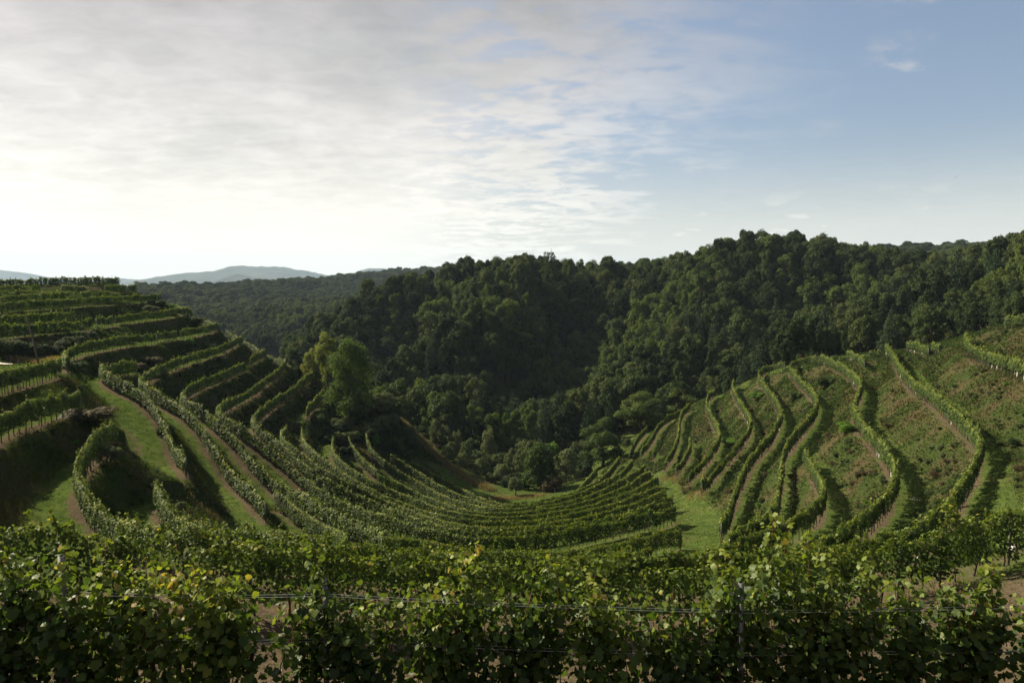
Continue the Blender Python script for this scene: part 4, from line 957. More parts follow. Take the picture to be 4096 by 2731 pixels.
# the 300 leaves that show largest: on the camera side, inside the frame
vis = np.abs(LP[:, 0] / LP[:, 1]) < .74
elev = (LP[:, 2]) / LP[:, 1]
vis &= elev > -.655
lat = np.interp(LP[:, 0], line[:, 0], line[:, 1]) - LP[:, 1]
facing = np.abs((LNn * unit(LP)).sum(1))
score = LS * facing * (lat > .02) * vis * (1 + 2 * np.clip(lat, 0, .2)) + .03 * vis * (LP[:, 2] - ground(LP[:, 0], LP[:, 1]) > top_profile(LP[:, 0]) + .05)
single = np.zeros(len(LP), bool)
single[np.argsort(-score)[:300]] = True
single &= score > 0
Vs, Fs, Ts = [], [], []
off = 0
for k in range(len(LEAVES)):
    lv, lf = LEAVES[k]
    ids = np.where((which == k) & ~single)[0]
    if not len(ids):
        continue
    VV = (LP[ids, None] + LS[ids, None, None] * (lv[None, :, :1] * LB[ids, None] + lv[None, :, 1:2] * LTg[ids, None] + lv[None, :, 2:3] * LNn[ids, None])) - o0
    Vs.append(VV.reshape(-1, 3))
    Fs.append((lf[None] + off + (np.arange(len(ids)) * len(lv))[:, None, None]).reshape(-1, 3))
    Ts.append(np.repeat(LTI[ids], len(lf)))
    off += len(ids) * len(lv)
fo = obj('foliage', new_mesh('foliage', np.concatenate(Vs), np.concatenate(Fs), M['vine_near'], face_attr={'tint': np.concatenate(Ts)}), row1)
fo['kind'] = 'stuff'
leaf_mes = {}
for i in np.where(single)[0]:
    tq = int(np.clip(LTI[i] * 8, 0, 7))
    key = (int(which[i]), tq)
    if key not in leaf_mes:
        lv, lf = LEAVES[key[0]]
        leaf_mes[key] = new_mesh('leaf', lv, lf, M['vine_near'], face_attr={'tint': np.full(len(lf), (tq + .5) / 8)})
    o = obj('leaf', leaf_mes[key], row1)
    m = Matrix([[LB[i, r] * LS[i], LTg[i, r] * LS[i], LNn[i, r] * LS[i], LP[i, r] - o0[r]] for r in range(3)] + [[0, 0, 0, 1]])
    o.matrix_basis = m
obj('cane', canes.mesh('cane', M['cane']), row1)['kind'] = 'stuff'
for k, v in enumerate(np.arange(.3, LT, .92)):
    x, y = np.interp(v, dl, line[:, 0]), np.interp(v, dl, line[:, 1])
    p = obj('trunk', trunk_mes[k % 5], row1, (x - o0[0], y - o0[1], gz(x, y) - o0[2]))
    p.rotation_euler = (0, 0, k * 1.3)

# steel posts with slots along their edges
pm = MB().box((0, .014, 1.0), (.052, .004, 2.04)).box((-.024, -.004, 1.0), (.004, .034, 2.04)).box((.024, -.004, 1.0), (.004, .034, 2.04))
for z in np.arange(.1, 2.0, .12):
    pm.box((-.031, -.012, z), (.010, .012, .022)).box((.031, -.012, z + .02), (.010, .012, .022))
steel = pm.mesh('post', M['post_metal'])
sm_ = MB()
for z in np.arange(.16, 2.0, .12):
    sm_.box((0, .0105, z), (.014, .003, .04))
slots = sm_.mesh('post_slot', M['hole'])
FP = [(-4.58, 1.98), (-2.02, 1.78), (2.62, 1.94), (-9.3, 2.0), (7.4, 2.0)]
FPZ = []
for k, (x, hgt) in enumerate(FP):
    y = float(np.interp(x, line[:, 0], line[:, 1])) - .03
    p = obj('post', steel, row1, (x - o0[0], y - o0[1], gz(x, y) - o0[2] - 2.0 + hgt))
    p.rotation_euler = (0, (.012, -.004, .02, 0, 0)[k], math.pi + (-.25, .5, .12, 0, 0)[k])
    obj('post_slot', slots, p)
    FPZ.append((x, y, gz(x, y)))
FPZ.sort()
for hgt in (.66, 1.12, 1.62):
    for dyw in ((-.03, .03) if hgt > .7 else (0,)):
        wm = MB()
        for (xa, ya, za), (xb, yb, zb) in zip(FPZ, FPZ[1:]):
            pts = []
            for f in np.linspace(0, 1, 7):
                pts.append((xa + (xb - xa) * f - o0[0], ya + (yb - ya) * f + dyw - o0[1], za + (zb - za) * f + hgt - .05 * 4 * f * (1 - f) * .5 - o0[2]))
            wm.tube(pts, .0022, 4)
        obj('wire', wm.mesh('wire', M['wire']), row1)
hm = MB()
pts = []
for x in np.arange(-9.0, 7.4, .4):
    y = float(np.interp(x, line[:, 0], line[:, 1])) - .07
    pts.append((x - o0[0], y - o0[1], gz(x, y) + .56 + .025 * math.sin(x * 2.1) + .02 * math.sin(x * 5.3) - o0[2]))
hm.tube(pts, .010, 6)
obj('drip_hose', hm.mesh('drip_hose', M['hose']), row1)

# ------------------------------------------------------------------ trees


def crown(seed, kind='broad', n=4200, size=.05):
    """unit tree (height 1, width 1) -> V, F, tint"""
    rng = np.random.default_rng(seed)
    lobes = []
    if kind == 'conifer':
        for k in range(15):
            z = .16 + .80 * k / 15
            r = .46 * (1 - (z - .12) / .92) ** .85
            m = max(3, int(7 * r / .4))
            for j in range(m):
                a = 2 * math.pi * (j + rng.random()) / m
                lobes.append((.62 * r * math.cos(a), .62 * r * math.sin(a), z - .02 * rng.random(), .52 * r + .02, .42 * r + .02, .05))
        lobes.append((0, 0, .97, .03, .03, .05))
    elif kind == 'shrub':
        for k in range(13):
            a, rr = rng.random() * 6.28, .33 * math.sqrt(rng.random())
            z = .16 + .62 * rng.random() * (1 - rr)
            s = rng.uniform(.13, .22)
            lobes.append((rr * math.cos(a), rr * math.sin(a), z, s, s, s * 1.1))
    elif kind == 'tall':
        for k in range(60):
            z = .08 + .85 * rng.random()
            rmax = np.interp(z, [.05, .2, .45, .7, .9, 1.0], [.38, .42, .42, .36, .24, .08])
            a, rr = rng.random() * 6.28, rmax * math.sqrt(rng.random()) * .85
            s = rng.uniform(.10, .16)
            lobes.append((rr * math.cos(a), rr * math.sin(a), z, s, s, s * .9))
    elif kind == 'feather':
        for k in range(32):
            z = .14 + .78 * rng.random()
            rmax = np.interp(z, [.12, .4, .7, .95], [.30, .43, .38, .12])
            a, rr = rng.random() * 6.28, rmax * math.sqrt(rng.random())
            s = rng.uniform(.08, .15)
            lobes.append((rr * math.cos(a), rr * math.sin(a), z, s, s, s * .8))
    else:
        m = rng.integers(22, 38)
        sk = rng.uniform(.85, 1.2)
        for k in range(m):
            z = .30 + .62 * (k + rng.random()) / m
            rmax = np.interp(z ** sk, [.25, .42, .65, .85, .97], [.26, .40, .40, .27, .07])
            a, rr = k * 2.4 + rng.random(), rmax * math.sqrt(.25 + .75 * rng.random()) * .9
            s = rng.uniform(.07, .16)
            lobes.append((rr * math.cos(a), rr * math.sin(a), z, s, s, s * .78))
    L = np.array(lobes)
    wgt = (L[:, 3] * L[:, 4])
    i = rng.choice(len(L), n, p=wgt / wgt.sum())
    d = unit(rng.normal(size=(n, 3)))
    d[:, 2] = np.where(d[:, 2] < -.35, -d[:, 2], d[:, 2])
    rad = np.clip(rng.normal(.93, .16, n), .3, 1.25)
    # ragged lobes: small sprays
    bump = vnoise(d[:, 0] * 3 + i * 3.7, d[:, 1] * 3 + d[:, 2] * 2.3, 1.7)
    rad = rad * (.78 + .42 * bump)
    P = L[i, :3] + d * L[i, 3:6] * rad[:, None]
    N = d * .8 + rng.normal(0, .5, (n, 3))
    N[:, 2] += .35
    V, F = cards(P, N, size * rng.uniform(.6, 1.25, n), rng, .8, .12, .2)
    lt = rng.random(len(L)) * .3 - .15
    tint = np.clip(.45 + lt[i] + rng.normal(0, .14, n), 0, 1)
    return V, F, tint


def limbs(seed, kind='broad'):
    r = random.Random(seed)
    mb = MB()
    if kind == 'conifer':
        mb.tube([(0, 0, -.03), (0, 0, .5), (0, 0, .95)], [.028, .017, .004], 6)
        return mb.mesh('trunk', M['bark'])
    top = .75
    pts = [(0, 0, -.04)]
    x = y = 0
    for z in (.12, .28, .45, .6, top):
        x += r.uniform(-.025, .025)
        y += r.uniform(-.025, .025)
        pts.append((x, y, z))
    mb.tube(pts, [.036, .030, .026, .02, .013, .005], 7)
    for k in range(6 if kind != 'shrub' else 4):
        z0 = r.uniform(.10 if kind in ('shrub', 'tall') else .24, .5)
        a = k * 1.05 + r.random()
        l = r.uniform(.22, .34)
        b = Vector(pts[1 + min(4, int(z0 / .15))])
        b = Vector((b.x, b.y, z0))
        e = b + Vector((math.cos(a) * l, math.sin(a) * l, r.uniform(.12, .3)))
        mb.tube([b, (b + e) / 2 + Vector((0, 0, -.02)), e], [.016, .010, .004], 5)
    return mb.mesh('trunk', M['bark'])


def crown_mesh(seed, kind, n, size, mat):
    V, F, t = crown(seed, kind, n, size)
    return new_mesh('crown', V, F, M[mat], face_attr={'tint': t})


PROTO = {}
for k in range(9):
    PROTO['broad%d' % k] = (crown_mesh(100 + k, 'broad', 5200, .046, 'tree'), limbs(k))
for k in range(2):
    PROTO['feather%d' % k] = (crown_mesh(200 + k, 'feather', 4600, .046, 'locust'), limbs(20 + k))
    PROTO['conifer%d' % k] = (crown_mesh(300 + k, 'conifer', 4200, .046, 'conifer'), limbs(30 + k, 'conifer'))
PROTO['tall'] = (crown_mesh(400, 'tall', 20000, .024, 'hero'), limbs(40, 'tall'))
for k in range(3):
    PROTO['shrub%d' % k] = (crown_mesh(500 + k, 'shrub', 3000, .075, 'tree'), limbs(50 + k, 'shrub'))
    PROTO['willow%d' % k] = (crown_mesh(520 + k, 'broad' if k else 'tall', 5000, .042, 'willow'), limbs(60 + k))
PROTO['yellow'] = (crown_mesh(540, 'feather', 7000, .036, 'yellow'), limbs(70))
PROTO['rust'] = (crown_mesh(550, 'shrub', 3000, .065, 'rust'), limbs(71, 'shrub'))
PROTO['fresh'] = (crown_mesh(560, 'shrub', 1800, .08, 'fresh'), limbs(72, 'shrub'))
PROTO['oak'] = (crown_mesh(570, 'broad', 11000, .040, 'tree'), limbs(73))
PROTO['walnut'] = (crown_mesh(571, 'tall', 9000, .045, 'walnut'), limbs(77))
PROTO['locusthero0'] = (crown_mesh(580, 'feather', 12000, .032, 'locust'), limbs(74))
PROTO['locusthero1'] = (crown_mesh(581, 'feather', 12000, .032, 'locust'), limbs(75))
PROTO['sparse'] = (crown_mesh(590, 'broad', 1500, .050, 'tree'), limbs(76))


def tree(name, proto, x, y, height, width, label, cat='tree', group=None, rz=None, sink=0.0):
    cm, tm = PROTO[proto]
    z = float(land(np.array([x]), np.array([y]))[0]) - sink
    root = thing(name, label, cat, (x, y, z), group, random.random() * 6.28 if rz is None else rz)
    root.scale = (width, width, height)
    obj('crown', cm, root)
    obj('trunk', tm, root)
    return root


HERO = [
 ('hornbeam_tree', 'tall', -32.9, 137.4, 16.0, 11.6, "tall rounded fine-leaved tree standing alone at the lower end of the left hill"),
 ('locust_tree', 'yellow', -41.0, 150.0, 12.0, 6.6, "bright yellow-green tree directly behind the tall fine-leaved tree"),
 ('locust_tree', 'yellow', -47.4, 160.0, 8.6, 4.8, "smaller amber yellow tree left of the bright yellow-green tree"),
 ('round_tree', 'shrub0', -51.7, 160.0, 4.0, 3.6, "left one of two small round trees below the amber tree"),
 ('round_tree', 'shrub1', -50.1, 162.0, 5.2, 3.2, "right one of two small round trees below the amber tree"),
 ('walnut_tree', 'walnut', 5.8, 133.0, 9.2, 8.4, "dark green dense tree on the valley floor beside the reddish grass"),
 ('olive_green_tree', 'willow1', 11.3, 141.0, 7.6, 6.2, "paler spreading tree with a visible trunk right of the dark valley tree"),
 ('shrub', 'rust', 7.6, 129.6, 3.9, 4.2, "brownish bush at the foot of the dark valley tree"),
 ('shrub', 'willow2', 0.6, 127.0, 3.6, 3.4, "pale feathery bush left of the dark valley tree"),
 ('young_tree', 'fresh', 10.4, 168.0, 8.5, 4.2, "small fresh green tree behind the paler spreading valley tree"),
 ('locust_tree', 'locusthero0', 20.5, 152.0, 11.2, 11.4, "big feathery pale green tree at the lower left edge of the right slope"),
 ('locust_tree', 'locusthero1', 33.1, 172.0, 11.4, 13.5, "broad feathery tree with a yellowish top above the farthest right slope row"),
 ('locust_tree', 'locusthero0', 46.0, 183.0, 10.4, 11.0, "feathery tree half hidden behind the rim of the right slope"),
 ('broadleaf_tree', 'broad2', 36.7, 205.0, 14.4, 11.4, "tree with a brownish orange top behind the feathery trees"),
 ('young_tree', 'fresh', -1.0, 200.0, 11.6, 4.6, "slender fresh green tree alone against the dark ravine"),
 ('willow_tree', 'willow0', -5.9, 172.0, 9.4, 5.0, "tall narrow olive green tree behind the valley bushes"),
 ('willow_tree', 'willow1', -17.9, 160.0, 7.6, 4.6, "round olive green tree at the upper end of the brown strip"),
 ('willow_tree', 'willow0', -13.0, 158.0, 7.4, 3.8, "pale upright bushy tree right of the brown strip"),
 ('willow_tree', 'willow2', -10.2, 148.0, 6.1, 3.0, "slim silvery tree just below the pale upright tree"),
 ('willow_tree', 'willow2', -16.9, 185.0, 10.7, 5.6, "silvery green tree in the dark ravine above the brown strip"),
 ('shrub', 'willow1', 0.0, 160.0, 7.3, 4.6, "pale olive bush in the middle of the valley thicket"),
 ('shrub', 'shrub2', -2.1, 146.0, 4.4, 4.8, "round yellowish green bush in front of the valley thicket"),
 ('shrub', 'willow2', 2.1, 152.0, 7.4, 4.0, "upright grey green bush touching the dark valley tree"),
 ('shrub', 'shrub0', -7.7, 152.0, 5.6, 4.3, "dark bush below the tall narrow olive tree"),
 ('shrub', 'shrub1', -21.2, 172.0, 4.0, 4.2, "low dark bush at the ravine edge left of the silvery tree"),
 ('shrub', 'shrub2', -10.3, 175.0, 6.0, 5.2, "grey green bush at the foot of the ravine"),
 ('shrub', 'shrub0', 4.4, 175.0, 7.9, 5.2, "dark bush at the back of the valley thicket"),
 ('shrub', 'shrub1', 17.1, 172.0, 6.6, 5.6, "dark bush left behind the big feathery tree"),
 ('shrub', 'rust', -18.2, 158.0, 2.2, 4.0, "brown bush on the weedy strip below the round olive tree"),
 ('shrub', 'willow1', -11.3, 150.0, 2.4, 3.0, "small pale bush beside the slim silvery tree"),
 ('shrub', 'shrub2', -5.3, 146.0, 2.4, 3.4, "low green bush at the left end of the valley lawn"),
 ('shrub', 'willow1', -26.7, 140.0, 4.6, 7.2, "wide grey green bush right of the tall fine-leaved tree"),
 ('shrub', 'willow2', -23.7, 142.0, 5.6, 4.8, "tallest pale bush on the shoulder above the brown strip"),
 ('shrub', 'shrub0', -28.4, 134.0, 3.4, 4.8, "dark bush on the slope under the wide grey green bush"),
 ('shrub', 'shrub1', -29.7, 131.0, 2.6, 4.0, "dark bush below the foot of the tall fine-leaved tree"),
 ('shrub', 'willow1', -24.4, 136.0, 4.2, 5.2, "olive bush hanging over the upper end of the outer bowl rows"),
 ('shrub', 'willow2', -33.5, 127.0, 2.4, 3.8, "silvery bramble bush right of the short steep row"),
 ('shrub', 'shrub0', -31.4, 125.4, 2.0, 3.8, "low bramble bush above the shrubby bank rows"),
 ('shrub', 'shrub2', -33.0, 121.0, 2.0, 4.0, "low bramble bush left of the bowl row with the soil strip"),
 ('shrub', 'shrub1', -29.5, 119.5, 2.0, 3.6, "low dark bush between two row heads in the upper bowl"),
 ('shrub', 'fresh', -26.2, 130.0, 3.5, 2.3, "small fresh green bush glowing among the dark shrubs"),
 ('skyline_tree', 'sparse', 17.3, 318.0, 25.0, 11.0, "thin tree with sky showing through, tallest on the wooded ridge"),
 ('skyline_tree', 'oak', 26.3, 322.0, 22.5, 9.0, "rounded tree on the ridge right of the thin see-through tree"),
 ('skyline_tree', 'oak', 45.9, 335.0, 20.0, 13.5, "dark flat-topped tree standing up on the low part of the ridge"),
 ('red_leaved_tree', 'rust', -141.3, 187.0, 3.4, 3.0, "reddish brown tree peeping over the left hill at the left edge"),
 ('shrub', 'shrub1', -96.0, 182.0, 2.4, 3.0, "small bush on the shoulder just right of the last hilltop vine clump"),
 ('shrub', 'fresh', -84.2, 168.5, 2.6, 4.2, "light green bush at the end of the long straight terrace row"),
 ('shrub', 'shrub0', -82.0, 158.0, 1.9, 5.0, "low dark bush on the bank below the long straight terrace row"),
 ('shrub', 'willow1', -80.5, 152.0, 1.8, 4.6, "low grey bush halfway along the bank below the straight terrace row"),
 ('shrub', 'shrub2', -72.5, 155.0, 2.0, 4.6, "dark bush on the nose of the hill above the hooked terrace row"),
 ('shrub', 'fresh', -65.0, 136.5, 1.7, 3.2, "yellow green bush on the bank under the hooked terrace row"),
 ('shrub', 'shrub0', -62.6, 141.0, 1.9, 3.4, "dark bush on the bank near the hill nose under the hooked row"),
 ('shrub', 'rust', -63.2, 119.0, 1.7, 4.6, "rust coloured bush on the bank above the vine-less bench"),
 ('shrub', 'rust', -62.5, 112.0, 1.5, 3.6, "rust coloured bush left end of the bank under the hooked row"),
 ('shrub', 'rust', -58.0, 110.5, 1.5, 4.0, "rust coloured bush beside the head of the long looping row"),
 ('shrub', 'shrub1', -57.6, 134.5, 1.6, 3.4, "grey green bush on the bank under the long looping row"),
 ('shrub', 'shrub1', -58.6, 90.5, 1.9, 3.6, "dark bush at the head of the grass track"),
 ('shrub', 'shrub2', 58.2, 125.1, 2.4, 4.0, "dark round bush on the bank below the right slope crest"),
 ('shrub', 'shrub0', 52.1, 123.6, 1.7, 2.6, "small dark bush on the bank under the guarded bend"),
 ('shrub', 'fresh', 50.2, 138.0, 2.0, 3.4, "green bush high on the bank between two right slope rows"),
 ('shrub', 'fresh', 40.2, 81.2, 1.5, 3.0, "green bush on the brown bank left of the wavy row"),
 ('shrub', 'fresh', 39.0, 119.5, 1.2, 4.2, "bright yellow green weedy bush inside the boomerang bend"),
 ('shrub', 'willow1', -29.9, 49.6, 1.7, 2.2, "pale leafy tall weeds growing under the end of the hooked row"),
 ('shrub', 'shrub1', -37.0, 72.2, 1.5, 2.4, "dark bush on the bank beside the row along the track"),
 ('shrub', 'rust', -35.8, 57.0, 1.6, 4.6, "brown brushy mound inside the bend of the hooked row"),
 ('shrub', 'rust', -31.8, 53.2, 1.2, 2.2, "reddish brown tuft bush by the end of the hooked row"),
]
for k, (nm, pr_, x, y, hh, ww, lb) in enumerate(HERO):
    tree(nm, pr_, x, y, hh, ww, lb, 'bush' if nm == 'shrub' else 'tree', sink=.15)
for k, (x, y) in enumerate([(-75.5, 98.0), (-73.6, 98.8), (-72.3, 100.0), (-71.3, 101.6), (-71.0, 104.0), (-71.8, 108.1), (-72.2, 111.8), (-73.2, 116.0)]):
    tree('bramble_bush', ('shrub0', 'shrub1', 'shrub2')[k % 3], x, y, 2.6 - .1 * k, 4.4, "dark bramble bush in the hedge along the bank behind the leaning pole", 'bush', 'bramble hedge behind the pole', sink=.3)

tk = np.random.default_rng(31)
for k in range(46):
    x, y = tk.uniform(-19, 13), tk.uniform(146, 184)
    if abs(x - 5.8) < 4 and y < 140:
        continue
    hh = tk.uniform(2.6, 6.0)
    tree('shrub', ('shrub0', 'shrub1', 'shrub2', 'willow0', 'willow1', 'willow2')[k % 6], x, y, hh, hh * tk.uniform(.75, 1.05), 'bush in the mixed thicket on the valley floor behind the lawn', 'bush', 'bushes of the valley thicket', sink=.2)
for k, (x, y) in enumerate([(-30.5, 137), (-27.5, 131.5), (-34.2, 131.5), (-36.5, 128), (-29, 141), (-33.0, 134.0), (-31.5, 122.5), (-35.5, 124.0)]):
    hh = tk.uniform(1.8, 3.6)
    tree('shrub', ('shrub1', 'willow1', 'shrub2', 'shrub0')[k % 4], x, y, hh, hh * 1.3, 'bush in the shrubby slope around the tall fine-leaved tree', 'bush', 'bushes around the tall tree', sink=.2)

for k in range(34):
    if k < 16:
        x, y = tk.uniform(-31, -19), tk.uniform(129, 149)
        if abs(x - np.interp(y, [129, 134, 139, 144], [-5, -12, -17, -24])) < 3:
            continue
    else:
        x, y = tk.uniform(-15, 3), tk.uniform(137, 150)
        if x < np.interp(y, [129.8, 134.6, 138.2, 141.5], [-4, -10, -15, -18]) + 2.2:
            continue
    hh = tk.uniform(1.8, 4.2)
    tree('shrub', ('willow1', 'willow2', 'shrub2', 'willow0', 'shrub1')[k % 5], x, y, hh, hh * tk.uniform(.8, 1.2), 'bush in the scrub along the brown weedy strip', 'bush', 'scrub along the brown strip', sink=.2)

for k, (x, y) in enumerate([(2.5, 134), (3.2, 137.5), (8.8, 135.5), (10.2, 138), (-1.5, 136), (0.8, 139), (13.8, 143), (15.5, 146), (9.0, 143.5), (-4.0, 139.5), (16.5, 150), (24.5, 158), (27.5, 163)]):
    hh = tk.uniform(2.2, 4.2)
    tree('shrub', ('shrub2', 'willow1', 'shrub0', 'willow2', 'shrub1')[k % 5], x, y, hh, hh * tk.uniform(.9, 1.25), 'bush in the scrub beside the dark valley tree', 'bush', 'scrub around the dark valley tree', sink=.2)

# the woods -------------------------------------------------------------
allrow = np.concatenate([np.concatenate(s) for s in ROWXYZ.values()])
wr = np.random.default_rng(77)
sp = 5.3
wx, wy = np.meshgrid(np.arange(-330, 345, sp), np.arange(148, 600, sp))
wx = wx + wr.uniform(-.45, .45, wx.shape) * sp
wy = wy + wr.uniform(-.45, .45, wy.shape) * sp
wx, wy = wx.ravel(), wy.ravel()
keep = np.abs(wx) < .80 * wy + 22
dr = np.full(len(wx), 1e9)
for k0 in range(0, len(wx), 3000):
    q = slice(k0, k0 + 3000)
    dr[q] = np.sqrt(((wx[q, None] - allrow[None, :, 0]) ** 2 + (wy[q, None] - allrow[None, :, 1]) ** 2).min(1))
keep &= ~((wx < -.33 * wy) & (wy < 460))
keep &= dr > 11
keep &= ~((wx < -45) & (wy < 238 + .1 * (wx + 45)))
keep &= ~((wx > -46) & (wx < 36) & (wy < 184))
keep &= ~((wx >= 36) & (wx < 60) & (wy < 180)) & ~((wx >= 60) & (wx < 112) & (wy < 158)) & ~((wx >= 112) & (wy < 142))
wx, wy = wx[keep], wy[keep]
wz = H(wx, wy)
kindn = vnoise(wx, wy, .022) + .25 * vnoise(wx, wy, .11)
rk = wr.random(len(wx))
proto = np.array(['broad%d' % k for k in wr.integers(0, 9, len(wx))], dtype=object)
loc = (kindn > .80) & (rk < .75)
proto[loc] = np.array(['feather%d' % k for k in wr.integers(0, 2, loc.sum())], dtype=object)
con = (wy < 262) & (vnoise(wx + 90, wy, .03) > .55) & (rk > .60) & ~loc
proto[con] = np.array(['conifer%d' % k for k in wr.integers(0, 2, con.sum())], dtype=object)
wh = np.clip(wr.normal(12.2, 2.5, len(wx)), 6.5, 18)
wh *= np.where((wy < 200) & (wx > 36), .78, 1)
wh[con] *= 1.12
ww = np.where(con, wh * .46, wh * wr.uniform(.50, .80, len(wx)))
# how much of each crown can be seen from here: front-to-back cover on a coarse sphere of directions
ctr = np.stack([wx, wy, wz + .68 * wh], 1)
dist = np.linalg.norm(ctr, axis=1)
fr = np.linspace(.06, .97, 60)
hid = np.zeros(len(wx), bool)
for f in fr:
    q = ctr * f
    hid |= (land(q[:, 0], q[:, 1]) > q[:, 2] + .5) & (dist * (1 - f) > 12)
ordr = np.argsort(dist)
buf = np.zeros((460, 900), bool)
vispx = np.zeros(len(wx))
for i in ordr:
    if hid[i]:
        continue
    a, b = ctr[i, 0] / ctr[i, 1], ctr[i, 2] / ctr[i, 1]
    u, v = (a + .8) / 1.6 * 900, (.25 - b) / .6 * 337 + 60
    ru, rv = ww[i] * .5 / ctr[i, 1] / 1.6 * 900, wh[i] * .36 / ctr[i, 1] / .6 * 337
    u0, u1, v0, v1 = int(u - ru), int(u + ru) + 1, int(v - rv), int(v + rv) + 1
    if u0 < 50 or u1 > 850 or v0 < 0 or v1 > 460:
        continue
    s = buf[v0:v1, u0:u1]
    vispx[i] = (~s).sum()
    s[:] = True
kindof = np.array([p[:-1] for p in proto])
single = np.zeros(len(wx), bool)
for kk, lim in (('broad', 290), ('feather', 90), ('conifer', 70)):
    ids = np.where(kindof == kk)[0]
    ids = ids[np.argsort(-vispx[ids])][:lim]
    single[ids[vispx[ids] > 3]] = True


def region(x, y):
    if x > 105:
        s = 'the right-hand hill'
        return ('the foot of ' if y < 190 else 'the middle of ' if y < 235 else 'the skyline of ') + s
    if x > 40 and y < 235:
        return 'the wood just behind the ' + ('feathery trees' if x < 62 else 'right slope crest' if y < 185 else 'right slope, one tree deeper' if y < 205 else 'right slope, deep in the gully')
    if x > 62:
        return 'the highest hump of the wooded ridge' + (', top part' if y > 275 else ', middle part')
    if x < -58:
        return 'the left flank of the wooded hill' + (', far end' if y > 320 else ', low down' if y < 275 else ', halfway up')
    if y > 285:
        return 'the middle crest' + (', left end' if x < -20 else ', near the thin tree' if x < 30 else ', at its low saddle')
    if y < 235:
        return 'the dark ravine behind the bowl' + (', left part' if x < -15 else '')
    return 'the middle hillside' + (', lit left shoulder' if x < -18 else ', dark fold' if x < 24 else ', right spur')


WORDS = {'broad': ('broadleaf_tree', 'dark green round-crowned tree on '), 'feather': ('locust_tree', 'paler feathery-crowned tree on '), 'conifer': ('conifer_tree', 'narrow dark pointed tree on ')}
for i in np.where(single)[0]:
    nm, tx = WORDS[kindof[i]]
    reg = region(wx[i], wy[i])
    r = tree(nm, proto[i], float(wx[i]), float(wy[i]), float(wh[i]), float(ww[i]), tx + reg, 'tree', nm.replace('_', ' ') + 's on ' + reg, rz=float(rk[i] * 6.28), sink=.4)
    r.rotation_euler = (float(wr.normal(0, .03)), float(wr.normal(0, .03)), float(rk[i] * 6.28))


def scatter(name, P, rot, scl, which, protos, label=None):
    """one object: many copies of a few crowns placed by geometry nodes"""
    me = bpy.data.meshes.new(name)
    me.vertices.add(len(P))
    me.vertices.foreach_set('co', np.asarray(P, np.float32).ravel())
    for nm, typ, a in (('rot', 'FLOAT', rot), ('which', 'INT', which)):
        at = me.attributes.new(nm, typ, 'POINT')
        at.data.foreach_set('value', np.asarray(a, np.int32 if typ == 'INT' else np.float32))
    at = me.attributes.new('scl', 'FLOAT_VECTOR', 'POINT')
    at.data.foreach_set('vector', np.asarray(scl, np.float32).ravel())
    o = obj(name, me, kind='stuff')
    if label:
        o['label'] = label
    ng = bpy.data.node_groups.new(name, 'GeometryNodeTree')
    ng.interface.new_socket('Geometry', in_out='INPUT', socket_type='NodeSocketGeometry')
    ng.interface.new_socket('Geometry', in_out='OUTPUT', socket_type='NodeSocketGeometry')
    N, Lk = ng.nodes.new, ng.links.new
    gi, go = N('NodeGroupInput'), N('NodeGroupOutput')
    gti = N('GeometryNodeGeometryToInstance')
    srcs = []
    for pn in protos:
        src = SOURCE[pn]
        oi = N('GeometryNodeObjectInfo')
        oi.transform_space = 'ORIGINAL'
        oi.inputs['Object'].default_value = src
        oi.inputs['As Instance'].default_value = True
        srcs.append(oi)
    for oi in reversed(srcs):
        Lk(oi.outputs['Geometry'], gti.inputs[0])
    iop = N('GeometryNodeInstanceOnPoints')
    iop.inputs['Pick Instance'].default_value = True

    def attr(nm, typ):
        a = N('GeometryNodeInputNamedAttribute')
        a.data_type = typ
        a.inputs['Name'].default_value = nm
        return next(s for s in a.outputs if s.enabled)
    cmb = N('ShaderNodeCombineXYZ')
    Lk(attr('rot', 'FLOAT'), cmb.inputs[2])
    Lk(gi.outputs[0], iop.inputs['Points'])
    Lk(gti.outputs[0], iop.inputs['Instance'])
    Lk(attr('which', 'INT'), iop.inputs['Instance Index'])
    Lk(cmb.outputs[0], iop.inputs['Rotation'])
    Lk(attr('scl', 'FLOAT_VECTOR'), iop.inputs['Scale'])
    Lk(iop.outputs[0], go.inputs[0])
    md = o.modifiers.new('scatter', 'NODES')
    md.node_group = ng
    return o


SOURCE = {}
for o in COL.objects:
    if o.name.split('.')[0] == 'crown':
        for pn, (cm, tm) in PROTO.items():
            if o.data == cm and pn not in SOURCE:
                SOURCE[pn] = o
pl = [p for p in ['broad%d' % k for k in range(9)] + ['feather0', 'feather1', 'conifer0', 'conifer1'] if p in SOURCE]
rest = np.where(~single)[0]
wi = np.array([pl.index(p) if p in pl else 0 for p in proto[rest]])
# a 0-1 crown mesh keeps its own origin at the foot of the trunk
scatter('woodland', np.stack([wx[rest], wy[rest], wz[rest] - .4], 1), rk[rest] * 6.28, np.stack([ww[rest], ww[rest], wh[rest]], 1), wi, pl)

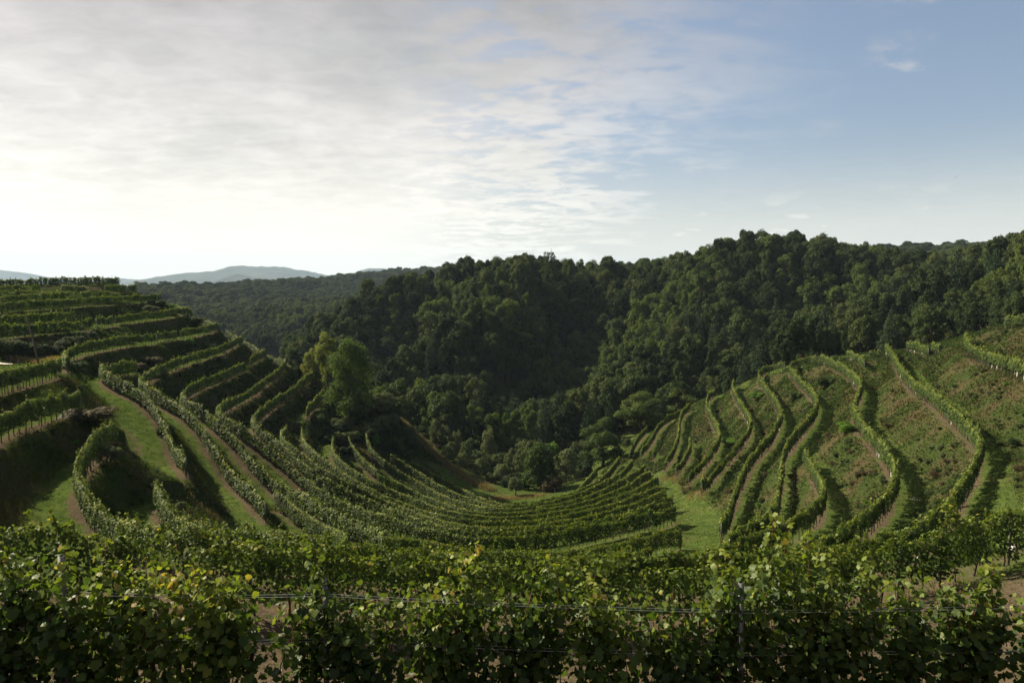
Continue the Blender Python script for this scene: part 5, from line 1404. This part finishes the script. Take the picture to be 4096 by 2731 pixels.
# woods on the far hills
fx, fy = np.meshgrid(np.arange(-900, 560, 9.5), np.arange(545, 1650, 9.5))
fx = (fx + wr.uniform(-4, 4, fx.shape)).ravel()
fy = (fy + wr.uniform(-4, 4, fy.shape)).ravel()
k = ((fx / fy > -.60) & (fx / fy < -.10)) | ((fx / fy > .40) & (fx / fy < .78) & (fy < 900)) | ((fx / fy > -.1) & (fx / fy < .2) & (fy > 800) & (fy < 1250))
k &= (fy < 900) | (wr.random(len(fy)) < .75)
k &= vnoise(fx, fy, .008) < .80                                                      # clearings
k &= ~((np.abs(fx + 357) < 24) & (np.abs(fy - 1272) < 30)) & ~((np.abs(fx - 255) < 22) & (np.abs(fy - 424) < 30))
fx, fy = fx[k], fy[k]
fh = wr.normal(11, 2, len(fx))
scatter('far_woods', np.stack([fx, fy, H(fx, fy) + relief(fx, fy) - .5], 1), wr.random(len(fx)) * 6.28, np.stack([fh * 1.15, fh * 1.15, fh], 1), wr.integers(0, 9, len(fx)), pl[:9])

# ------------------------------------------------------------------ grass, weeds, brambles
def tufts(n, xr, yr, rng, accept):
    x = rng.uniform(*xr, n)
    y = rng.uniform(*yr, n)
    return accept(x, y)


def blades(P, h, w, rng, k=3, lean=.5):
    """k bent pointed blades per tuft"""
    n = len(P)
    Vs = []
    for j in range(k):
        a = rng.random(n) * 6.283
        c, s = np.cos(a), np.sin(a)
        hh = h * rng.uniform(.6, 1.2, n)
        ww = w * rng.uniform(.7, 1.3, n)
        le = lean * hh * rng.uniform(.3, 1.2, n)
        b = P + np.stack([rng.normal(0, .05, n), rng.normal(0, .05, n), -.04 * np.ones(n)], 1)
        v0 = b + np.stack([-s * ww, c * ww, 0 * c], 1)
        v1 = b + np.stack([s * ww, -c * ww, 0 * c], 1)
        tip = b + np.stack([c * le, s * le, hh], 1)
        Vs.append(np.stack([v0, v1, tip], 1))
    V = np.concatenate(Vs).reshape(-1, 3)
    return V, np.arange(len(V)).reshape(-1, 3)


def bankv(x, y):
    return bil(BANK, GX0, GY0, GS, x, y)


def soilv(x, y):
    return bil(SOIL, GX0, GY0, GS, x, y)


def slope_of(x, y):
    return np.hypot(ground(x + .5, y) - ground(x - .5, y), ground(x, y + .5) - ground(x, y - .5))


def in_view(x, y, m=1.06):
    return (np.abs(x) < .75 * m * y + 3) & (y > 4)


gr = np.random.default_rng(21)
# knee-high clumps on the banks
bx, by = gr.uniform(-78, 84, 52000), gr.uniform(34, 168, 52000)
bn = vnoise(bx, by, .16) + .5 * vnoise(bx, by, .6)
kb = (np.abs(bx) < .8 * by) & (bankv(bx, by) > .4) & (soilv(bx, by) < .4) & (bn > .76) & (gr.random(len(bx)) < np.where(bx > 15, .28, .42))
bx, by = bx[kb], by[kb]
bs = gr.uniform(.25, .75, len(bx)) * (1 + .6 * (gr.random(len(bx)) < .12)) * np.where((bx < -15) & (by < 80), .7, 1)
spl = [q for q in ('shrub0', 'shrub1', 'shrub2', 'willow1', 'rust', 'fresh') if q in SOURCE]
bw = np.minimum(gr.integers(0, 100, len(bx)) // 19, len(spl) - 1)
bw = np.where(vnoise(bx, by, .09) > .60, np.where(gr.random(len(bx)) < .6, spl.index('rust'), bw), bw)
scatter('bank_scrub', np.stack([bx, by, ground(bx, by) - .06], 1), gr.random(len(bx)) * 6.28, np.stack([bs * 1.25, bs * 1.25, bs * .8], 1), bw, spl, 'low scrub clumps growing on the terrace banks')


def pick(n, test, bounds=((-92, 92), (3, 172))):
    # denser near the camera: sample by distance
    a = gr.uniform(-.80, .80, n)
    d = np.sqrt(gr.uniform(bounds[1][0] ** 2, bounds[1][1] ** 2, n)) if bounds[1][0] > 20 else gr.uniform(bounds[1][0], bounds[1][1], n) ** 1.0
    x, y = a * d, d
    k = (x > -110) & (x < GX1 - 2) & (y < GY1 - 3)
    x, y = x[k], y[k]
    k = test(x, y)
    return x[k], y[k]


# short grass on the benches
x, y = pick(230000, lambda x, y: (bankv(x, y) < .45) & (soilv(x, y) < gr.random(len(x)) * .7 + .1) & (gr.random(len(x)) < .8))
P = np.stack([x, y, ground(x, y)], 1)
sc = np.clip(y / 70, .5, 1.6)
V, F4 = blades(P, .13 * sc ** .6 + .05, .022 * sc + .008, gr, 2, .7)
ti = np.clip(.42 + .9 * (fbm(x, y, .12, 3)) + gr.normal(0, .16, len(x)), 0, .97)
obj('grass', new_mesh('grass', V, F4, M['grass'], face_attr={'tint': np.tile(ti, 2)}), kind='stuff', label='short green grass on the terrace benches and tracks')
# rough weeds on the banks
x, y = pick(420000, lambda x, y: (bankv(x, y) > gr.random(len(x)) * .5 + .12) & (gr.random(len(x)) < .8), ((-92, 92), (24, 172)))
P = np.stack([x, y, ground(x, y)], 1)
sc = np.clip(y / 80, .6, 1.5)
V, F4 = blades(P, (.12 + .34 * vnoise(x, y, .8) ** 2) * sc ** .5, .024 * sc + .010, gr, 3, .6)
tf = bil(tt * (span < 19), GX0, GY0, GS, x, y)
brown = -.05 + .09 * (x > 18) + .22 * sstep(tf, .6, .94) + 1.2 * fbm(x, y, .11, 3) + .35 * fbm(x, y, .5, 2)
ti = np.clip(.40 + brown + gr.normal(0, .06, len(x)), 0, 1)
obj('bank_weeds', new_mesh('bank_weeds', V, F4, M['weed'], face_attr={'tint': np.tile(ti, 3)}), kind='stuff', label='rough green and brown weeds covering the terrace banks')
# taller brush on the near left banks
x, y = pick(60000, lambda x, y: (bankv(x, y) > .3) & (x < -18) & (fbm(x, y, .3, 2) > -.12), ((-92, 92), (34, 82)))
P = np.stack([x, y, ground(x, y)], 1)
V, F4 = blades(P, .30 + .65 * vnoise(x, y, .5) ** 1.5, .016, gr, 3, .55)
ti = np.clip(.52 + .9 * fbm(x, y, .22, 3) + gr.normal(0, .08, len(x)), 0, 1)
obj('bank_weeds', new_mesh('bank_weeds', V, F4, M['weed'], face_attr={'tint': np.tile(ti, 3)}), kind='stuff', label='tall brown brush on the near left banks')
# broad leaves of brambles in the weeds
x, y = pick(420000, lambda x, y: (bankv(x, y) > .35) & (fbm(x, y, .16, 3) + .3 * fbm(x + 50, y, .9, 2) > -.08), ((-92, 92), (24, 172)))
hh = gr.random(len(x)) * (.10 + .9 * vnoise(x, y, .45) ** 2)
P = np.stack([x, y, ground(x, y) + hh], 1)
V, F4 = chips(P, np.stack([gr.normal(0, .6, len(x)), gr.normal(0, .6, len(x)), np.full(len(x), .7)], 1), np.clip(.0015 * y + .04, .09, .24) * gr.uniform(.7, 1.3, len(x)), gr)
ti = np.clip(.20 + .6 * fbm(x, y, .2, 3) + gr.normal(0, .12, len(x)), 0, .9)
obj('undergrowth', new_mesh('undergrowth', V, F4, M['weed'], face_attr={'tint': ti}), kind='stuff', label='low leafy bramble undergrowth on the banks')


def patch(pts, n, wid, h, tint0, name, label, mat='straw', dens_h=.06):
    q = resample(pts, .3)
    i = gr.integers(0, len(q), n)
    x = q[i, 0] + gr.normal(0, wid, n)
    y = q[i, 1] + gr.normal(0, wid, n)
    P = np.stack([x, y, ground(x, y)], 1)
    V, F4 = blades(P, h * gr.uniform(.6, 1.2, n), .018 + .0002 * y, gr, 3, .5)
    t = np.clip(tint0 + gr.normal(0, .2, n), 0, 1)
    obj(name, new_mesh(name, V, F4, M[mat], face_attr={'tint': np.tile(t, 3)}), kind='stuff', label=label)


patch([(-28.3, 57.0), (-27.1, 56.7), (-26.2, 56.8), (-25.2, 57.3)], 1500, .34, .55, .35, 'dry_grass', 'patch of tall straw coloured grass on the lower left grass slope')
patch([(-71.0, 97.6), (-69.3, 99.0), (-68.4, 101.5), (-67.4, 99.6), (-67.8, 97.6)], 2600, .55, .6, .75, 'dry_grass', 'orange dry grass beside the leaning pole')
patch([(-3.9, 123.9), (-1.5, 124.3), (1.4, 125.2), (5.1, 126.0)], 1500, .8, .4, .6, 'dry_grass', 'reddish brown grass along the lower edge of the valley lawn')
patch([(-22.6, 143.5), (-18.6, 140.5), (-15.3, 138.6), (-11.5, 136.2), (-7.5, 133.6), (-4.4, 130.6)], 5200, .8, .9, .25, 'dry_grass', 'tall brown and straw grass along the weedy strip below the bushes')
patch([(27, 123), (28.3, 113.5), (27.6, 104), (25.8, 95), (23.7, 84.5)], 1200, .7, .3, .6, 'dry_grass', 'dry brown grass at the feet of the right slope row ends')

# ------------------------------------------------------------------ built things on the left
def flat_sheet(name, poly, mat, lift, label=None):
    """gravel sheet draped on the land"""
    poly = np.array(poly, float)
    c = poly.mean(0)
    rings = [c + (poly - c) * f for f in (0.02, .25, .5, .75, 1.0)]
    rings = [resample(np.vstack([r, r[:1]]), .8 * max(f, .2))[:-1] if False else r for r, f in zip(rings, (0.02, .25, .5, .75, 1))]
    m = []
    for r in rings:
        rr = np.vstack([r, r[:1]])
        d = np.linspace(0, len(r), 48, endpoint=False)
        m.append(np.stack([np.interp(d, np.arange(len(rr)), rr[:, 0]), np.interp(d, np.arange(len(rr)), rr[:, 1])], 1))
    V, Fc = [], []
    for k, r in enumerate(m):
        V += [(px_, py_, gz(px_, py_) + lift) for px_, py_ in r]
    for k in range(len(m) - 1):
        for j in range(48):
            Fc.append((k * 48 + j, k * 48 + (j + 1) % 48, (k + 1) * 48 + (j + 1) % 48, (k + 1) * 48 + j))
    return obj(name, new_mesh(name, V, Fc, mat), kind='structure', label=label)


flat_sheet('gravel_road', [(-84, 104), (-75, 97.5), (-70.0, 92.8), (-66, 88.6), (-61.5, 83.6), (-58.8, 79.9), (-57.5, 77.0), (-58.5, 74.6), (-64, 78), (-70, 83), (-80, 92), (-90, 102)], M['road'], .14)
fpm = MB().tube([(0, 0, -.2), (0, 0, .95)], .055, 7)
fpost = fpm.mesh('fence_post', M['pole'])
FENCE = [(-67.9, 92.0, "leftmost wooden fence post by the pale road"), (-66.6, 91.5, "wooden fence post second from the left by the pale road"), (-56.3, 77.6, "dark wooden post at the tip of the pale road"),
         (-55.1, 77.9, "taller wooden post right of the pale road tip"), (-65.0, 94.0, "wooden post standing nearest the leaning pole")]
for x, y, lb in FENCE:
    o = obj('fence_post', fpost, None, (x, y, gz(x, y)), None, lb, 'post', 'fence posts by the pale road')
    o.rotation_euler = (random.uniform(-.05, .05), random.uniform(-.05, .05), 0)
# leaning pole with wires
pz = gz(-67.4, 96.7)
pole = thing('utility_pole', "tall dark wooden pole leaning left on the dry grass corner", 'pole', (-67.4, 96.7, pz))
obj('shaft', MB().tube([(0, 0, -.3), (-.62, 0, 3.2), (-1.35, 0, 6.5)], [.15, .125, .095], 8).mesh('shaft', M['pole']), pole)
obj('insulator', MB().tube([(-1.33, 0, 6.46), (-1.36, 0, 6.66)], [.05, .035], 6).mesh('insulator', M['post_metal']), pole)
for k in range(2):
    pts = []
    for f in np.linspace(0, 1, 14):
        pts.append((-1.3 - 9.5 * f, -2.0 * f + .25 * k, 6.45 - .3 * k - 3.2 * f + (-1.0 + .5 * k) * 4 * f * (1 - f)))
    obj('wire', MB().tube(pts, .011, 4).mesh('wire', M['hose']), pole)

stake = MB().tube([(0, 0, -.15), (0, 0, 1.15)], .04, 6).mesh('stake', M['post_dark'])
stake_p = MB().tube([(0, 0, -.15), (0, 0, 1.3)], .035, 6).mesh('stake', M['post_metal'])
for k, (x, y) in enumerate([(-21.8, 142.6), (-19.9, 140.7), (-17.6, 138.4), (-15.3, 136.9), (-12.0, 134.4), (-11.3, 132.6)]):
    obj('stake', (stake_p, stake)[k % 2], None, (x, y, gz(x, y)), None, "thin stake in the line along the brown weedy strip", 'stake', 'stakes along the weedy strip')
for k, (x, y) in enumerate([(21.4, 158.3), (22.4, 160.2), (23.9, 164.2), (20.3, 155.5), (14.3, 139.5), (12.0, 132.4), (10.2, 128.0), (8.0, 125.2)]):
    obj('stake', (stake, stake_p)[k % 2], None, (x, y, gz(x, y)), None, "thin stake in the line along the lower edge of the feathery trees", 'stake', 'stakes below the feathery trees')


def bucket(x, y, s, lb):
    r = thing('bucket', lb, 'bucket', (x, y, gz(x, y) + .02))
    b = MB().tube([(0, 0, 0), (0, 0, .02), (0, 0, .34), (0, 0, .36), (0, 0, .33), (0, 0, .04)], [.02, .13, .16, .165, .15, .12], 12)
    obj('body', b.mesh('body', M['guard']), r)
    obj('handle', MB().tube([(-.16, 0, .33), (-.1, 0, .44), (0, 0, .48), (.1, 0, .44), (.16, 0, .33)], .008, 5).mesh('handle', M['wire']), r)
    r.scale = (s, s, s)


bucket(31.5, 47.2, 1.5, "white bucket standing under the long outermost right slope row")
bucket(22.4, 29.6, 1.3, "white bucket under the vines at the lower right edge")
o = obj('vine_guard', guard_me2, None, (-37.6, 59.6, gz(-37.6, 59.6)), None, "single white tube at the right end of the row between brown banks", 'tube')
fl = MB()
for k in range(26):
    x, y = 33.2 + RNG.normal(0, .2), 55.0 + RNG.normal(0, .22)
    z = gz(x, y)
    fl.box((x, y, z + .35 + RNG.uniform(-.1, .1)), (.035, .035, .02))
obj('flowers', fl.mesh('flowers', M['flower']), kind='stuff', label='small clump of white flowers in the shade on the right slope')

# houses on the far hills
HOUSES = [(-357, 1272, 12, 8, 5.2, .3, "white house alone among the far woods in the gap left of the wooded hill"),
          (-372, 1395, 11, 8, 5, -.2, "far house with a tiled roof beside the ridge trees"),
          (-351, 1446, 14, 8, 5, .5, "far pale house on the blue ridge nearest the wooded hill"),
          (-310, 1496, 12, 8, 5, .1, "farthest small house on the blue ridge"),
          (255, 424, 9, 6, 3.4, .4, "low house with a pale roof in the gap on the right skyline")]
for x, y, a, b, h_, rz, lb in HOUSES:
    z = float(H(x, y) + relief(x, y))
    r = thing('house', lb, 'house', (x, y, z - .5), 'far houses', rz)
    obj('wall', MB().box((0, 0, h_ / 2 + .2), (a, b, h_ + .8)).mesh('wall', M['wall']), r)
    rm = MB()
    e, zt = .6, h_ + .6
    rm.v = [(-a / 2 - e, -b / 2 - e, zt), (a / 2 + e, -b / 2 - e, zt), (a / 2 + e, b / 2 + e, zt), (-a / 2 - e, b / 2 + e, zt), (-a / 2 - e, 0, zt + b * .35), (a / 2 + e, 0, zt + b * .35)]
    rf = [(0, 1, 5, 4), (2, 3, 4, 5), (0, 4, 3, 3), (1, 2, 5, 5), (0, 3, 2, 1)]
    me = bpy.data.meshes.new('roof')
    me.from_pydata(rm.v, [], [(0, 1, 5, 4), (2, 3, 4, 5), (0, 4, 3), (1, 2, 5), (0, 3, 2, 1)])
    me.materials.append(M['roof'])
    obj('roof', me, r)
    for wxk in (-.28, 0, .28):
        obj('window', MB().box((a * wxk, -b / 2 - .02, h_ * .55), (1.1, .06, 1.4)).mesh('window', M['pane']), r)

# two small birds
for k, (x, y, z, rz, lb) in enumerate([(77.05, 120, 19.1, .6, "upper of two small birds in the clear sky"), (76.72, 120, 18.72, .5, "lower of two small birds in the clear sky")]):
    r = thing('bird', lb, 'bird', (x, y, z), None, rz)
    obj('body', MB().tube([(-.12, 0, 0), (-.05, 0, 0), (.04, 0, .005), (.11, 0, .01), (.14, 0, .01)], [.006, .026, .03, .018, .004], 8).mesh('body', M['bird']), r)
    for s in (-1, 1):
        wmm = bpy.data.meshes.new('wing')
        wmm.from_pydata([(.05, 0, .01), (-.04, 0, .01), (-.05, s * .12, .06), (.04, s * .13, .065), (-.06, s * .24, .04), (.05, 0, .0), (-.04, 0, .0), (-.05, s * .12, .05), (.04, s * .13, .055), (-.06, s * .24, .035)], [],
                        [(0, 1, 2, 3), (3, 2, 4), (5, 8, 7, 6), (8, 9, 7)])
        wmm.materials.append(M['bird'])
        obj('wing', wmm, r)

# ------------------------------------------------------------------ air
m = bpy.data.materials.new('air')
m.use_nodes = True
t = NT(m.node_tree)
vol = t.n('ShaderNodeVolumePrincipled', inp={'Color': (0.60, 0.79, 1.0, 1), 'Density': HAZE, 'Anisotropy': 0.0})
t.n('ShaderNodeOutputMaterial', inp={'Volume': vol.outputs[0]})
hz = MB().box((0, 5900, 222), (30400, 14400, 598))
obj('haze', hz.mesh('haze', m), kind='stuff')
